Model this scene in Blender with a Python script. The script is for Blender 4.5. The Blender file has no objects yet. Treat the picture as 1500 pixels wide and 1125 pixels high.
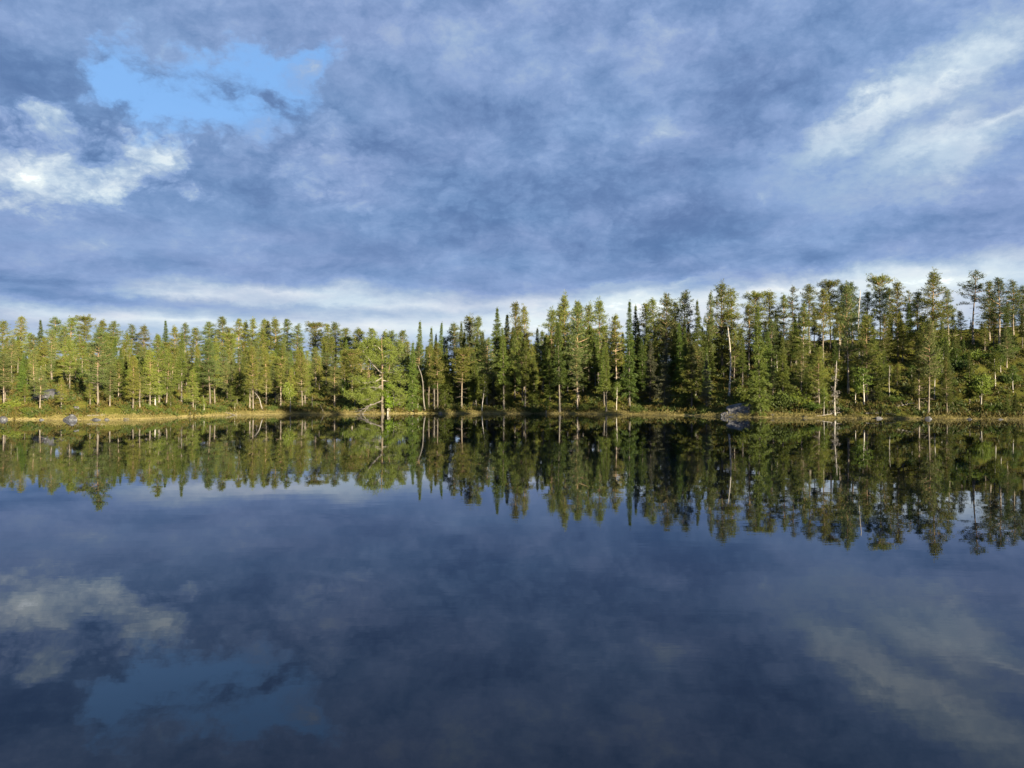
import bpy, bmesh, math, random
import numpy as np
from mathutils import Vector, noise as mnoise

random.seed(7)
R = math.radians
scene = bpy.context.scene
col = scene.collection

# ------------------------------------------------------------------ camera
CAM_H = 3.0
F = 1127.0            # focal length in photo pixels (photo is 1500 x 1125)
CX, HY = 750.0, 572.4  # principal column, horizon row
cam_d = bpy.data.cameras.new('camera')
cam = bpy.data.objects.new('camera', cam_d)
col.objects.link(cam)
cam.location = (0, 0, CAM_H)
cam.rotation_euler = (R(90.5), 0, 0)
cam_d.sensor_width = 36
cam_d.lens = 36 * F / 1500
cam_d.clip_start = 0.1
cam_d.clip_end = 20000
scene.camera = cam

# ------------------------------------------------------------------ view
vs = scene.view_settings
scene.display_settings.display_device = 'sRGB'
vs.view_transform = 'Standard'
vs.look = 'None'
vs.exposure = 1.6
vs.gamma = 1.0
EXPO = 2 ** vs.exposure
scene.cycles.max_bounces = 4
scene.cycles.diffuse_bounces = 2
scene.cycles.glossy_bounces = 2
scene.cycles.transmission_bounces = 2
scene.cycles.transparent_max_bounces = 4
scene.cycles.caustics_reflective = False
scene.cycles.caustics_refractive = False

# ------------------------------------------------------------------ sun
SUN_AZ, SUN_EL = R(145), R(11)       # compass: 0 = +Y, clockwise; low behind the camera on the right
sd = bpy.data.lights.new('sun', 'SUN')
sd.energy = 5.0
sd.angle = R(0.5)
sd.color = (1.0, 0.86, 0.62)
sun = bpy.data.objects.new('sun', sd)
col.objects.link(sun)
to_sun = Vector((math.sin(SUN_AZ) * math.cos(SUN_EL), math.cos(SUN_AZ) * math.cos(SUN_EL), math.sin(SUN_EL)))
sun.rotation_euler = to_sun.to_track_quat('Z', 'Y').to_euler()
sun.location = to_sun * 60

# ------------------------------------------------------------------ sky
def lin(c):
    return tuple(((v / 255) / 12.92 if v / 255 <= 0.04045 else ((v / 255 + 0.055) / 1.055) ** 2.4) for v in c)
def sky_rgb(c):
    return tuple(v / EXPO for v in lin(c)) + (1.0,)

world = bpy.data.worlds.new('World')
scene.world = world
world.use_nodes = True
nt = world.node_tree
nt.nodes.clear()
def N(t, **kw):
    n = nt.nodes.new(t)
    for k, v in kw.items():
        setattr(n, k, v)
    return n
def put(sock, v):
    if isinstance(v, bpy.types.NodeSocket):
        nt.links.new(v, sock)
    else:
        sock.default_value = v
def M(op, a, b=0.0, c=None, clamp=False):
    n = N('ShaderNodeMath', operation=op, use_clamp=clamp)
    put(n.inputs[0], a); put(n.inputs[1], b)
    if c is not None: put(n.inputs[2], c)
    return n.outputs[0]
def noise_tex(vec, scale, detail=6, rough=0.55, dist=0.0, lac=2.0):
    n = N('ShaderNodeTexNoise')
    n.noise_dimensions = '3D'
    put(n.inputs['Vector'], vec)
    n.inputs['Scale'].default_value = scale
    n.inputs['Detail'].default_value = detail
    n.inputs['Roughness'].default_value = rough
    n.inputs['Lacunarity'].default_value = lac
    n.inputs['Distortion'].default_value = dist
    return n
def comb(x, y, z):
    n = N('ShaderNodeCombineXYZ')
    put(n.inputs[0], x); put(n.inputs[1], y); put(n.inputs[2], z)
    return n.outputs[0]
def smooth(v, a, b):
    n = N('ShaderNodeMapRange', interpolation_type='SMOOTHSTEP')
    put(n.inputs['Value'], v)
    n.inputs['From Min'].default_value = a
    n.inputs['From Max'].default_value = b
    return n.outputs[0]

tc = N('ShaderNodeTexCoord')
sep = N('ShaderNodeSeparateXYZ')
nt.links.new(tc.outputs['Generated'], sep.inputs[0])
dx, dy, dz = sep.outputs
zpos = M('MAXIMUM', dz, 0.0)
az = M('ARCTAN2', dx, dy)
el = M('ARCSINE', M('MINIMUM', zpos, 1.0))
# a cloud deck overhead: plane coordinates, so that the clouds flatten towards the horizon
inv = M('DIVIDE', 1.0, M('ADD', zpos, 0.13))
deck = comb(M('MULTIPLY', dx, inv), M('MULTIPLY', dy, inv), 0.0)
ang = comb(az, M('MULTIPLY', el, 1.5), 0.0)
w1 = noise_tex(deck, 1.4, 5, 0.55)
w2 = noise_tex(ang, 15.0, 8, 0.66)
def sub_half(colsock, k):
    a = N('ShaderNodeVectorMath', operation='SUBTRACT')
    nt.links.new(colsock, a.inputs[0]); a.inputs[1].default_value = (0.5, 0.5, 0.5)
    b = N('ShaderNodeVectorMath', operation='MULTIPLY')
    nt.links.new(a.outputs[0], b.inputs[0]); b.inputs[1].default_value = k
    return b.outputs[0]
def vadd(a, b):
    n = N('ShaderNodeVectorMath', operation='ADD')
    nt.links.new(a, n.inputs[0]); nt.links.new(b, n.inputs[1])
    return n.outputs[0]
damp = smooth(el, 0.03, 0.25)
pos = comb(az, el, 0.0)
wv = vadd(sub_half(w1.outputs['Color'], (0.10, 0.07, 0)), sub_half(w2.outputs['Color'], (0.11, 0.085, 0)))
wd = N('ShaderNodeVectorMath', operation='MULTIPLY')
nt.links.new(wv, wd.inputs[0])
dm = M('MULTIPLY_ADD', damp, 0.88, 0.12)
nt.links.new(comb(M('MULTIPLY_ADD', damp, 0.4, 0.6), dm, 0.0), wd.inputs[1])
warped = vadd(pos, wd.outputs[0])

def sky_px(x, y):
    u, v = (x - CX) / F, (HY - y) / F
    a = math.atan(u)
    return a, math.atan(v * math.cos(a))
def blob(acc, x, y, rx, ry, rot, amt):
    a, e = sky_px(x, y)
    k = math.cos(a)
    m = N('ShaderNodeMapping', vector_type='TEXTURE')
    nt.links.new(warped, m.inputs['Vector'])
    m.inputs['Location'].default_value = (a, e, 0)
    m.inputs['Rotation'].default_value = (0, 0, R(rot))
    m.inputs['Scale'].default_value = (rx / F * k * k, ry / F * k, 1)
    g = N('ShaderNodeTexGradient', gradient_type='QUADRATIC_SPHERE')
    nt.links.new(m.outputs[0], g.inputs[0])
    return M('MULTIPLY_ADD', g.outputs['Fac'], amt, acc)
def blobs(acc, lst):
    for b in lst: acc = blob(acc, *b)
    return acc
cl = noise_tex(deck, 2.1, 12, 0.66, 0.1)
fine = noise_tex(vadd(ang, sub_half(w1.outputs['Color'], (0.2, 0.2, 0))), 11.0, 12, 0.71)
vo = N('ShaderNodeTexVoronoi', feature='SMOOTH_F1')
nt.links.new(vadd(ang, sub_half(w2.outputs['Color'], (0.05, 0.05, 0))), vo.inputs['Vector'])
vo.inputs['Scale'].default_value = 13.0
vo.inputs['Detail'].default_value = 4.0
vo.inputs['Roughness'].default_value = 0.66
vo.inputs['Smoothness'].default_value = 0.5
clc = M('SUBTRACT', cl.outputs['Fac'], 0.5)
fic = M('SUBTRACT', fine.outputs['Fac'], 0.5)
puf = M('MULTIPLY', M('MINIMUM', M('SUBTRACT', 0.50, vo.outputs['Distance']), 0.24), M('MULTIPLY_ADD', damp, 0.8, 0.2))          # billows: high in the middle of each cell
rough = M('ADD', M('MULTIPLY', fic, 1.3), M('MULTIPLY', puf, 0.75))

# each entry: column, row (photo), half-width, half-height, tilt, weight
# veil: a high even layer, lighter and darker broad areas
VEIL = [(80,330,420,120,0,.10), (470,20,520,110,0,.10), (70,40,300,120,0,.06), (700,80,360,120,0,.10), (1370,190,520,230,15,.22), (1250,290,420,120,0,.12), (1480,40,240,160,20,.25),
        (930,130,240,170,0,.16), (1000,365,760,110,0,-.16), (50,412,480,60,0,-.26), (60,115,260,110,0,-.16), (1150,95,260,130,15,-.08), (880,200,280,220,0,-.05), (1340,345,460,46,0,-.14), (640,60,220,70,10,.06),
        (1400,95,330,60,26,.44), (1290,140,340,50,33,.36), (1450,165,300,54,24,.40), (1390,250,260,50,30,.15), (950,50,60,130,12,.22)]
# low strips of light under the cloud deck
STRIP = [(30,412,340,44,0,-.26), (400,424,520,34,0,.62), (250,434,240,18,0,.40), (600,446,600,34,0,.44), (700,482,760,60,0,.60), (300,474,640,24,0,.62), (60,458,300,24,0,.34), (150,492,760,30,0,.25),
         (1420,405,480,74,4,.85), (1150,424,440,36,6,.55), (880,452,480,60,4,.46), (1200,470,740,84,0,.50), (900,420,160,18,8,.25), (1010,412,120,14,14,.40), (1250,540,900,120,0,.45), (250,540,900,70,0,.35),
         (1190,385,130,26,4,-.20), (430,452,440,12,0,-.20), (130,440,180,16,0,-.18), (700,457,280,14,0,-.14)]
# the heavy slate cloud across the middle
MASS = [(760,290,800,320,0,.75), (720,300,560,250,0,.6), (1000,330,620,120,0,.75), (560,180,300,120,-20,.55), (420,250,220,150,-25,.45), (300,390,620,66,0,.75), (60,410,420,50,0,.75), (850,180,300,170,0,.35), (1300,350,420,50,0,.6), (350,330,200,80,-20,.3)]
# white billows on the left, and a few brighter knots
WHITE = [(60,235,420,200,0,.62), (30,225,320,170,0,.45), (70,175,220,80,0,.45), (200,245,300,130,-10,.60), (235,226,220,80,0,.85), (130,270,190,55,0,.45), (175,272,60,26,-30,.45), (345,135,90,60,0,.40), (952,38,60,90,12,.42), (955,120,60,70,0,.2), (470,268,170,26,-26,.42), (530,285,60,20,-20,.3), (290,290,130,30,-25,.35), (40,300,130,26,0,.4), (110,345,160,18,0,.30), (1440,60,90,30,30,.26), (1400,88,70,34,35,.34)]
# dark ragged fragments in front of them
RAGS = [(170,190,110,40,0,.72), (55,115,230,90,0,.70), (20,60,200,80,0,.35), (225,262,80,34,0,.55), (60,205,60,22,0,.35), (330,70,220,60,0,.35), (160,300,100,24,0,.35)]
HOLES = [(215,135,330,160,0,.95), (385,112,280,120,0,.95), (300,160,320,120,0,.7), (150,50,90,130,20,.6), (440,95,130,70,0,.7)]
lim = M('MULTIPLY_ADD', damp, 0.75, 0.25)
veil = blobs(M('MULTIPLY_ADD', clc, 0.55, 0.375), VEIL)
veil = M('MULTIPLY_ADD', M('MULTIPLY', M('ADD', M('MULTIPLY', fic, 0.55), M('MULTIPLY', puf, 0.22)), lim), 1.0, veil)
mass_f = blobs(M('MULTIPLY_ADD', M('MULTIPLY', rough, lim), 0.85, M('MULTIPLY', clc, 0.5)), MASS)
mass = smooth(mass_f, -0.22, 0.50)
inner = M('MULTIPLY_ADD', puf, 0.26, M('MULTIPLY_ADD', fic, 0.58, M('MULTIPLY_ADD', clc, 0.40, 0.375)))
inner = blobs(inner, [(430,200,260,120,0,.12), (860,120,260,120,0,.14), (960,160,120,90,0,.10), (500,200,200,90,-20,.10), (470,275,180,40,-26,.22), (560,320,220,40,-20,.08), (300,345,320,50,-10,.10), (120,355,260,40,0,.10), (1250,300,380,120,0,.12), (1000,340,560,60,0,-.07), (700,350,420,60,0,-.05), (60,412,380,40,0,-.08)])
acc = M('MULTIPLY_ADD', M('SUBTRACT', inner, veil), M('MULTIPLY', mass, 0.88), veil)
white_f = blobs(M('MULTIPLY_ADD', rough, 1.5, -0.34), [b[:5] + (b[5] * 1.45,) for b in WHITE])
white = M('MULTIPLY_ADD', smooth(white_f, -0.40, 0.55), 0.52, M('MULTIPLY', smooth(white_f, 0.35, 1.25), 0.48))
acc = M('MULTIPLY_ADD', white, 0.54, acc)
rag_f = blobs(M('MULTIPLY_ADD', rough, 1.4, -0.16), RAGS)
rag = M('MULTIPLY', smooth(rag_f, -0.12, 0.45), 0.80)
acc = M('MULTIPLY_ADD', M('SUBTRACT', M('MULTIPLY_ADD', fic, 0.3, 0.38), acc), rag, acc)
acc = blobs(acc, [b[:5] + (b[5] * 0.72,) for b in STRIP])
hole = blobs(M('MULTIPLY_ADD', rough, 1.05, 0.0), HOLES)
hole = smooth(hole, -0.05, 0.62)
hole = M('MULTIPLY', hole, M('SUBTRACT', 1.0, M('MULTIPLY', rag, 0.9)))
hole = M('MULTIPLY', hole, M('SUBTRACT', 1.0, M('MULTIPLY', white, 0.85)))
hole = M('MULTIPLY', hole, M('SUBTRACT', 1.0, M('MULTIPLY', mass, 0.9)))
hole = M('MULTIPLY', hole, 0.93)

ramp = N('ShaderNodeValToRGB')
nt.links.new(M('MULTIPLY', M('SMOOTH_MAX', acc, 0.02, 0.22), 0.8), ramp.inputs[0])
cr = ramp.color_ramp
cr.interpolation = 'LINEAR'
stops = [(-0.0, (88,118,166)), (0.15, (116,146,192)), (0.32, (141,167,211)), (0.50, (169,190,218)), (0.72, (207,221,236)), (0.90, (235,243,247)), (1.15, None)]
while len(cr.elements) < len(stops):
    cr.elements.new(0.5)
for e_, (p_, c_) in zip(cr.elements, stops):
    e_.position = p_ * 0.8
    e_.color = sky_rgb(c_) if c_ else (2.2 / EXPO, 2.15 / EXPO, 2.1 / EXPO, 1)
sky = N('ShaderNodeTexSky')
sky.sky_type = 'NISHITA'
sky.sun_disc = False
sky.sun_elevation = SUN_EL
sky.sun_rotation = SUN_AZ
sky.altitude = 500
sky.air_density = 1.0
sky.dust_density = 0.4
bg_sky = N('ShaderNodeBackground'); nt.links.new(sky.outputs[0], bg_sky.inputs[0]); bg_sky.inputs[1].default_value = 0.015
bg_blue = N('ShaderNodeBackground'); bg_blue.inputs[0].default_value = sky_rgb((120, 175, 240)); bg_blue.inputs[1].default_value = 0.84
add = N('ShaderNodeAddShader'); nt.links.new(bg_sky.outputs[0], add.inputs[0]); nt.links.new(bg_blue.outputs[0], add.inputs[1])
bg_cl = N('ShaderNodeBackground'); tint = N('ShaderNodeMix', data_type='RGBA', blend_type='MULTIPLY')
tint.inputs[0].default_value = 1.0
hue = N('ShaderNodeValToRGB'); nt.links.new(w1.outputs['Fac'], hue.inputs[0])
hue.color_ramp.elements[0].position = 0.38; hue.color_ramp.elements[0].color = (1.03, 0.99, 0.99, 1)
hue.color_ramp.elements[1].position = 0.60; hue.color_ramp.elements[1].color = (0.97, 1.01, 1.01, 1)
nt.links.new(ramp.outputs[0], tint.inputs[6]); nt.links.new(hue.outputs[0], tint.inputs[7])
nt.links.new(tint.outputs[2], bg_cl.inputs[0]); bg_cl.inputs[1].default_value = 1.0
mix = N('ShaderNodeMixShader')
nt.links.new(hole, mix.inputs[0]); nt.links.new(bg_cl.outputs[0], mix.inputs[1]); nt.links.new(add.outputs[0], mix.inputs[2])
wo = N('ShaderNodeOutputWorld')
nt.links.new(mix.outputs[0], wo.inputs[0])
world.cycles.sampling_method = 'NONE'

# ------------------------------------------------------------------ materials
def new_mat(name):
    m = bpy.data.materials.new(name)
    m.use_nodes = True
    t = m.node_tree
    t.nodes.clear()
    return m, t
class T:
    """small helper round one node tree"""
    def __init__(s, t): s.t = t
    def n(s, typ, ins=None, **kw):
        n = s.t.nodes.new(typ)
        for k, v in kw.items(): setattr(n, k, v)
        for k, v in (ins or {}).items():
            if isinstance(v, bpy.types.NodeSocket): s.t.links.new(v, n.inputs[k])
            else: n.inputs[k].default_value = v
        return n
    def ramp(s, fac, stops):
        n = s.n('ShaderNodeValToRGB', {0: fac})
        cr = n.color_ramp
        while len(cr.elements) < len(stops): cr.elements.new(0.5)
        for e, (p, c) in zip(cr.elements, stops):
            e.position = p; e.color = tuple(c) + (1,)
        return n.outputs[0]
    def mixc(s, f, a, b, mode='MIX'):
        n = s.n('ShaderNodeMix', data_type='RGBA', blend_type=mode)
        for i, v in ((0, f), (6, a), (7, b)):
            if isinstance(v, bpy.types.NodeSocket): s.t.links.new(v, n.inputs[i])
            else: n.inputs[i].default_value = (tuple(v) + (1,)) if isinstance(v, tuple) and len(v) == 3 else v
        return n.outputs[2]

def foliage_mat(name, a, b, c, trans=0.3, tcol=None, obj_var=1.0):
    """leaf colours a (common), b (fresh), c (old); varies leaf by leaf, clump by clump and tree by tree"""
    m, t = new_mat(name)
    h = T(t)
    geo = h.n('ShaderNodeNewGeometry')
    oi = h.n('ShaderNodeObjectInfo')
    tcn = h.n('ShaderNodeTexCoord')
    ns = h.n('ShaderNodeTexNoise', {'Vector': tcn.outputs['Object'], 'Scale': 1.3, 'Detail': 3.0})
    base = h.ramp(geo.outputs['Random Per Island'], [(0.0, c), (0.35, a), (0.75, a), (1.0, b)])
    clump = h.ramp(ns.outputs['Fac'], [(0.3, tuple(0.7 * v for v in a)), (0.7, tuple(1.2 * v for v in b))])
    base = h.mixc(0.45, base, clump)
    hsv = h.n('ShaderNodeHueSaturation', {'Color': base})
    mr = h.n('ShaderNodeMapRange', {'Value': oi.outputs['Random'], 'To Min': 0.5 - 0.012 * obj_var, 'To Max': 0.5 + 0.030 * obj_var})
    t.links.new(mr.outputs[0], hsv.inputs['Hue'])
    m7 = h.n('ShaderNodeMath', {0: oi.outputs['Random'], 1: 7.31}, operation='MULTIPLY')
    fr = h.n('ShaderNodeMath', {0: m7.outputs[0]}, operation='FRACT')
    mv = h.n('ShaderNodeMapRange', {'Value': fr.outputs[0], 'To Min': 1 - 0.3 * obj_var, 'To Max': 1 + 0.3 * obj_var})
    t.links.new(mv.outputs[0], hsv.inputs['Value'])
    d = h.n('ShaderNodeBsdfDiffuse', {'Color': hsv.outputs[0], 'Roughness': 0.8})
    tr = h.n('ShaderNodeBsdfTranslucent', {'Color': hsv.outputs[0]})
    mx = h.n('ShaderNodeMixShader', {0: trans, 1: d.outputs[0], 2: tr.outputs[0]})
    gl = h.n('ShaderNodeBsdfGlossy', {'Roughness': 0.55, 'Color': (0.8, 0.8, 0.75, 1)})
    mx2 = h.n('ShaderNodeMixShader', {0: 0.02, 1: mx.outputs[0], 2: gl.outputs[0]})
    o = h.n('ShaderNodeOutputMaterial', {0: mx2.outputs[0]})
    return m

def bark_mat(name, low, high, dark, zmid=0.45, scale=5.0):
    """bark that changes from LOW to HIGH up the trunk (object height in units of 10 m)"""
    m, t = new_mat(name)
    h = T(t)
    tcn = h.n('ShaderNodeTexCoord')
    oi = h.n('ShaderNodeObjectInfo')
    sp = h.n('ShaderNodeSeparateXYZ', {0: tcn.outputs['Object']})
    up = h.n('ShaderNodeMapRange', {'Value': sp.outputs[2], 'From Min': 10 * zmid - 2.0, 'From Max': 10 * zmid + 2.5})
    base = h.mixc(up.outputs[0], low, high)
    mp = h.n('ShaderNodeMapping', {'Vector': tcn.outputs['Object'], 'Scale': (1, 1, 0.35)})
    ns = h.n('ShaderNodeTexNoise', {'Vector': mp.outputs[0], 'Scale': scale, 'Detail': 6.0, 'Roughness': 0.65})
    f = h.n('ShaderNodeMapRange', {'Value': ns.outputs['Fac'], 'From Min': 0.45, 'From Max': 0.72})
    base = h.mixc(f.outputs[0], base, dark)
    hsv = h.n('ShaderNodeHueSaturation', {'Color': base})
    mv = h.n('ShaderNodeMapRange', {'Value': oi.outputs['Random'], 'To Min': 0.65, 'To Max': 1.25})
    t.links.new(mv.outputs[0], hsv.inputs['Value'])
    bp = h.n('ShaderNodeBump', {'Height': ns.outputs['Fac'], 'Strength': 0.6, 'Distance': 0.03})
    p = h.n('ShaderNodeBsdfPrincipled', {'Base Color': hsv.outputs[0], 'Roughness': 0.9, 'Normal': bp.outputs[0]})
    p.inputs['Specular IOR Level'].default_value = 0.2
    h.n('ShaderNodeOutputMaterial', {0: p.outputs[0]})
    return m

PINE = foliage_mat('pine_needles', (0.130, 0.148, 0.028), (0.210, 0.212, 0.036), (0.068, 0.086, 0.021))
PINE2 = foliage_mat('pine_needles_blue', (0.098, 0.124, 0.038), (0.155, 0.172, 0.046), (0.056, 0.076, 0.026))
SPRUCE = foliage_mat('spruce_needles', (0.078, 0.110, 0.022), (0.148, 0.170, 0.027), (0.040, 0.060, 0.017))
GREYSP = foliage_mat('lichen_spruce_needles', (0.090, 0.100, 0.052), (0.150, 0.155, 0.095), (0.055, 0.062, 0.036))
BIRCH = foliage_mat('birch_leaves', (0.120, 0.165, 0.026), (0.200, 0.235, 0.035), (0.075, 0.110, 0.022), 0.4)
FRESH = foliage_mat('young_birch_leaves', (0.160, 0.240, 0.020), (0.230, 0.300, 0.025), (0.100, 0.160, 0.018), 0.45, obj_var=0.4)
SHRUB = foliage_mat('willow_leaves', (0.075, 0.105, 0.024), (0.130, 0.155, 0.032), (0.045, 0.068, 0.018), 0.35)
HEATH = foliage_mat('heath_leaves', (0.080, 0.070, 0.018), (0.155, 0.120, 0.032), (0.040, 0.032, 0.011), 0.25, obj_var=0)
SEDGE = foliage_mat('sedge_blades', (0.26, 0.22, 0.08), (0.38, 0.32, 0.125), (0.13, 0.13, 0.04), 0.3, obj_var=0)
BARK = bark_mat('pine_bark', (0.24, 0.205, 0.16), (0.30, 0.20, 0.11), (0.08, 0.065, 0.05))
SBARK = bark_mat('spruce_bark', (0.19, 0.17, 0.14), (0.17, 0.14, 0.10), (0.07, 0.06, 0.05))
BBARK = bark_mat('birch_bark', (0.42, 0.39, 0.34), (0.34, 0.31, 0.26), (0.16, 0.13, 0.11), scale=3.0)
DEAD = bark_mat('dead_wood', (0.30, 0.275, 0.24), (0.34, 0.31, 0.27), (0.14, 0.125, 0.105), scale=3.0)

def rock_mat(name, a, b, lichen):
    m, t = new_mat(name); h = T(t)
    tcn = h.n('ShaderNodeTexCoord')
    n1 = h.n('ShaderNodeTexNoise', {'Vector': tcn.outputs['Object'], 'Scale': 1.6, 'Detail': 8.0, 'Roughness': 0.7})
    n2 = h.n('ShaderNodeTexNoise', {'Vector': tcn.outputs['Object'], 'Scale': 5.0, 'Detail': 6.0, 'Roughness': 0.6})
    c = h.ramp(n1.outputs['Fac'], [(0.35, a), (0.65, b)])
    f = h.n('ShaderNodeMapRange', {'Value': n2.outputs['Fac'], 'From Min': 0.54, 'From Max': 0.66})
    c = h.mixc(f.outputs[0], c, lichen)
    bp = h.n('ShaderNodeBump', {'Height': n1.outputs['Fac'], 'Strength': 0.8, 'Distance': 0.12})
    p = h.n('ShaderNodeBsdfPrincipled', {'Base Color': c, 'Roughness': 0.85, 'Normal': bp.outputs[0]})
    h.n('ShaderNodeOutputMaterial', {0: p.outputs[0]})
    return m
ROCK = rock_mat('grey_rock', (0.045, 0.044, 0.047), (0.14, 0.137, 0.145), (0.20, 0.20, 0.185))
DROCK = rock_mat('dark_rock', (0.026, 0.026, 0.028), (0.085, 0.085, 0.09), (0.20, 0.21, 0.225))

# ------------------------------------------------------------------ terrain shape
def itp(x, xs, ys): return float(np.interp(x, xs, ys))
SHX = [-1200, -300, 0, 100, 200, 250, 300, 350, 400, 530, 600, 700, 850, 950, 1030, 1100, 1200, 1350, 1500, 1800, 2700]
SHD = [60, 74, 79.5, 78.5, 80, 84, 91, 95.5, 97.5, 98.5, 100, 101, 99.5, 96, 90.5, 87, 83.5, 81.5, 79.5, 76, 62]
def shore_d(px): return itp(px, SHX, SHD)
SS = [-30, -6, 0, 0.8, 3, 10, 20, 32, 60, 110, 170, 320, 900]
ZX = [-1500, 0, 130, 230, 300, 450, 560, 850, 960, 1060, 1200, 1300, 1420, 1500, 3000]
ZT = [
 [-2.2, -1.2, -.12, .30, 1.10, 2.6, 3.6, 4.6, 6.3, 10.5, 11, 5, 4],
 [-2.2, -1.2, -.12, .32, 1.15, 2.7, 3.6, 4.6, 6.3, 10.5, 11, 5, 4],
 [-2.2, -1.2, -.12, .35, 1.30, 3.1, 4.0, 5.0, 6.4, 10.5, 11, 5, 4],
 [-2.2, -1.2, -.12, .28, 0.95, 2.2, 3.2, 4.2, 6.2, 10.2, 11, 5, 4],
 [-2.2, -1.2, -.12, .20, 0.55, 1.5, 2.6, 3.9, 6.4, 10.2, 11, 5, 4],
 [-2.2, -1.2, -.12, .18, 0.45, 1.5, 2.8, 4.2, 6.6, 10.0, 10, 5, 4],
 [-2.2, -1.2, -.12, .18, 0.45, 1.5, 3.0, 4.4, 6.0, 8.0, 8, 5, 4],
 [-2.2, -1.2, -.12, .18, 0.55, 2.1, 4.2, 5.6, 6.4, 6.0, 6, 5, 4],
 [-2.2, -1.2, -.12, .18, 0.65, 2.6, 5.0, 6.8, 7.6, 6.0, 6, 5, 4],
 [-2.2, -1.2, -.12, .20, 0.90, 3.2, 6.2, 8.6, 9.6, 7.0, 6, 5, 4],
 [-2.2, -1.2, -.12, .25, 0.80, 2.9, 6.8, 10.2, 11.0, 7.0, 6, 5, 4],
 [-2.2, -1.2, -.12, .28, 0.80, 2.6, 6.8, 11.0, 12.0, 7.0, 6, 5, 4],
 [-2.2, -1.2, -.12, .28, 0.85, 2.9, 7.6, 11.8, 12.8, 7.0, 6, 5, 4],
 [-2.2, -1.2, -.12, .28, 0.85, 3.0, 8.0, 12.2, 13.0, 7.0, 6, 5, 4],
 [-2.2, -1.2, -.12, .28, 0.85, 3.0, 8.0, 12.2, 13.0, 7.0, 6, 5, 4],
]
ZT = np.array(ZT)
def fbm(x, y, s):
    return mnoise.fractal(Vector((x * s, y * s, 3.7)), 1.0, 2.0, 4)
HEAD_A, HEAD_B = Vector((40, 12)), Vector((110, 62))
def headland(x, y):
    d_ = HEAD_B - HEAD_A
    f = min(max((Vector((x, y)) - HEAD_A).dot(d_) / d_.length_squared, 0), 1.3)
    q = (Vector((x, y)) - HEAD_A - d_ * f).length
    return 5.0 - 6.0 * (q / 9.0) ** 2
def ground(x, y):
    if y < 6:
        px = 750 + F * x / max(y, 6.0) if y > 0 else 750
        s = -30
    else:
        px = 750 + F * x / y
        s = y - shore_d(px) + 1.1 * mnoise.noise(Vector((x * 0.11, y * 0.05, 1.0))) + 0.6 * mnoise.noise(Vector((x * 0.5, y * 0.2, 5.0)))
    j = int(np.searchsorted(ZX, px)) - 1
    j = min(max(j, 0), len(ZX) - 2)
    t = min(max((px - ZX[j]) / (ZX[j + 1] - ZX[j]), 0), 1)
    z = itp(s, SS, ZT[j]) * (1 - t) + itp(s, SS, ZT[j + 1]) * t
    if s > 0:
        k = min(s / 8, 1.0)
        z += k * (0.85 * fbm(x, y, 0.13) + 0.30 * fbm(x + 40, y, 0.55)) + 0.10 * min(s, 1) * fbm(x, y, 1.7)
        if px > 1150: z += k * 0.9 * mnoise.noise(Vector((x * 0.06, y * 0.28, 9.0)))
    # the bank the photographer stands on, and the unseen headland on the right for the shading woods
    d = math.hypot(x - 0, y + 5)
    z = max(z, 1.35 - 0.035 * max(d - 3, 0) ** 2 if d < 12 else -9) if y < 8 else z
    if y < 4:
        z = max(z, min(1.6, -2.2 + 0.45 * (-y - 4 + 6)) if y < -2 else -9)
    hz_ = headland(x, y)
    if hz_ > -2: z = max(z, hz_)
    if abs(x) > 190: z = max(z, min((abs(x) - 190) * 0.2, 5))
    return z

def lines(segs):
    out = []
    for a, b, st in segs:
        out += list(np.arange(a, b - 1e-6, st))
    out.append(segs[-1][1])
    return out
xs = lines([(-3000, -600, 300), (-600, -200, 50), (-200, -110, 8), (-110, -62, 2), (-62, 62, 0.55), (62, 110, 2), (110, 200, 8), (200, 600, 50), (600, 3000, 300)])
ys = lines([(-3000, -600, 300), (-600, -60, 60), (-60, -16, 6), (-16, 12, 2), (12, 60, 4), (60, 76, 1.2), (76, 104, 0.4), (104, 130, 0.8), (130, 210, 2.5), (210, 400, 20), (400, 1000, 100), (1000, 5000, 500)])
nx, ny = len(xs), len(ys)
verts = [(x, y, ground(x, y)) for y in ys for x in xs]
faces = [(j * nx + i, j * nx + i + 1, (j + 1) * nx + i + 1, (j + 1) * nx + i) for j in range(ny - 1) for i in range(nx - 1)]
def obj_from(name, verts, faces, mat, parent=None, smooth_=False, me=None):
    if me is None:
        me = bpy.data.meshes.new(name)
        me.from_pydata(verts, [], faces)
        if smooth_:
            me.polygons.foreach_set('use_smooth', [True] * len(me.polygons))
        me.materials.append(mat)
        me.update()
    o = bpy.data.objects.new(name, me)
    col.objects.link(o)
    if parent: o.parent = parent
    return o

m, t = new_mat('forest_floor'); h = T(t)
geo = h.n('ShaderNodeNewGeometry')
sp = h.n('ShaderNodeSeparateXYZ', {0: geo.outputs['Position']})
n1 = h.n('ShaderNodeTexNoise', {'Vector': geo.outputs['Position'], 'Scale': 0.35, 'Detail': 6.0, 'Roughness': 0.6})
n2 = h.n('ShaderNodeTexNoise', {'Vector': geo.outputs['Position'], 'Scale': 2.2, 'Detail': 6.0, 'Roughness': 0.7})
c1 = h.ramp(n1.outputs['Fac'], [(0.30, (0.040, 0.036, 0.012)), (0.45, (0.070, 0.075, 0.016)), (0.58, (0.105, 0.118, 0.022)), (0.72, (0.150, 0.120, 0.030))])
c2 = h.ramp(n2.outputs['Fac'], [(0.35, (0.035, 0.030, 0.012)), (0.55, (0.080, 0.080, 0.018)), (0.75, (0.150, 0.135, 0.035))])
c = h.mixc(0.5, c1, c2)
wob = h.n('ShaderNodeMath', {0: n2.outputs['Fac'], 1: 0.25, 2: -0.12}, operation='MULTIPLY_ADD')
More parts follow.
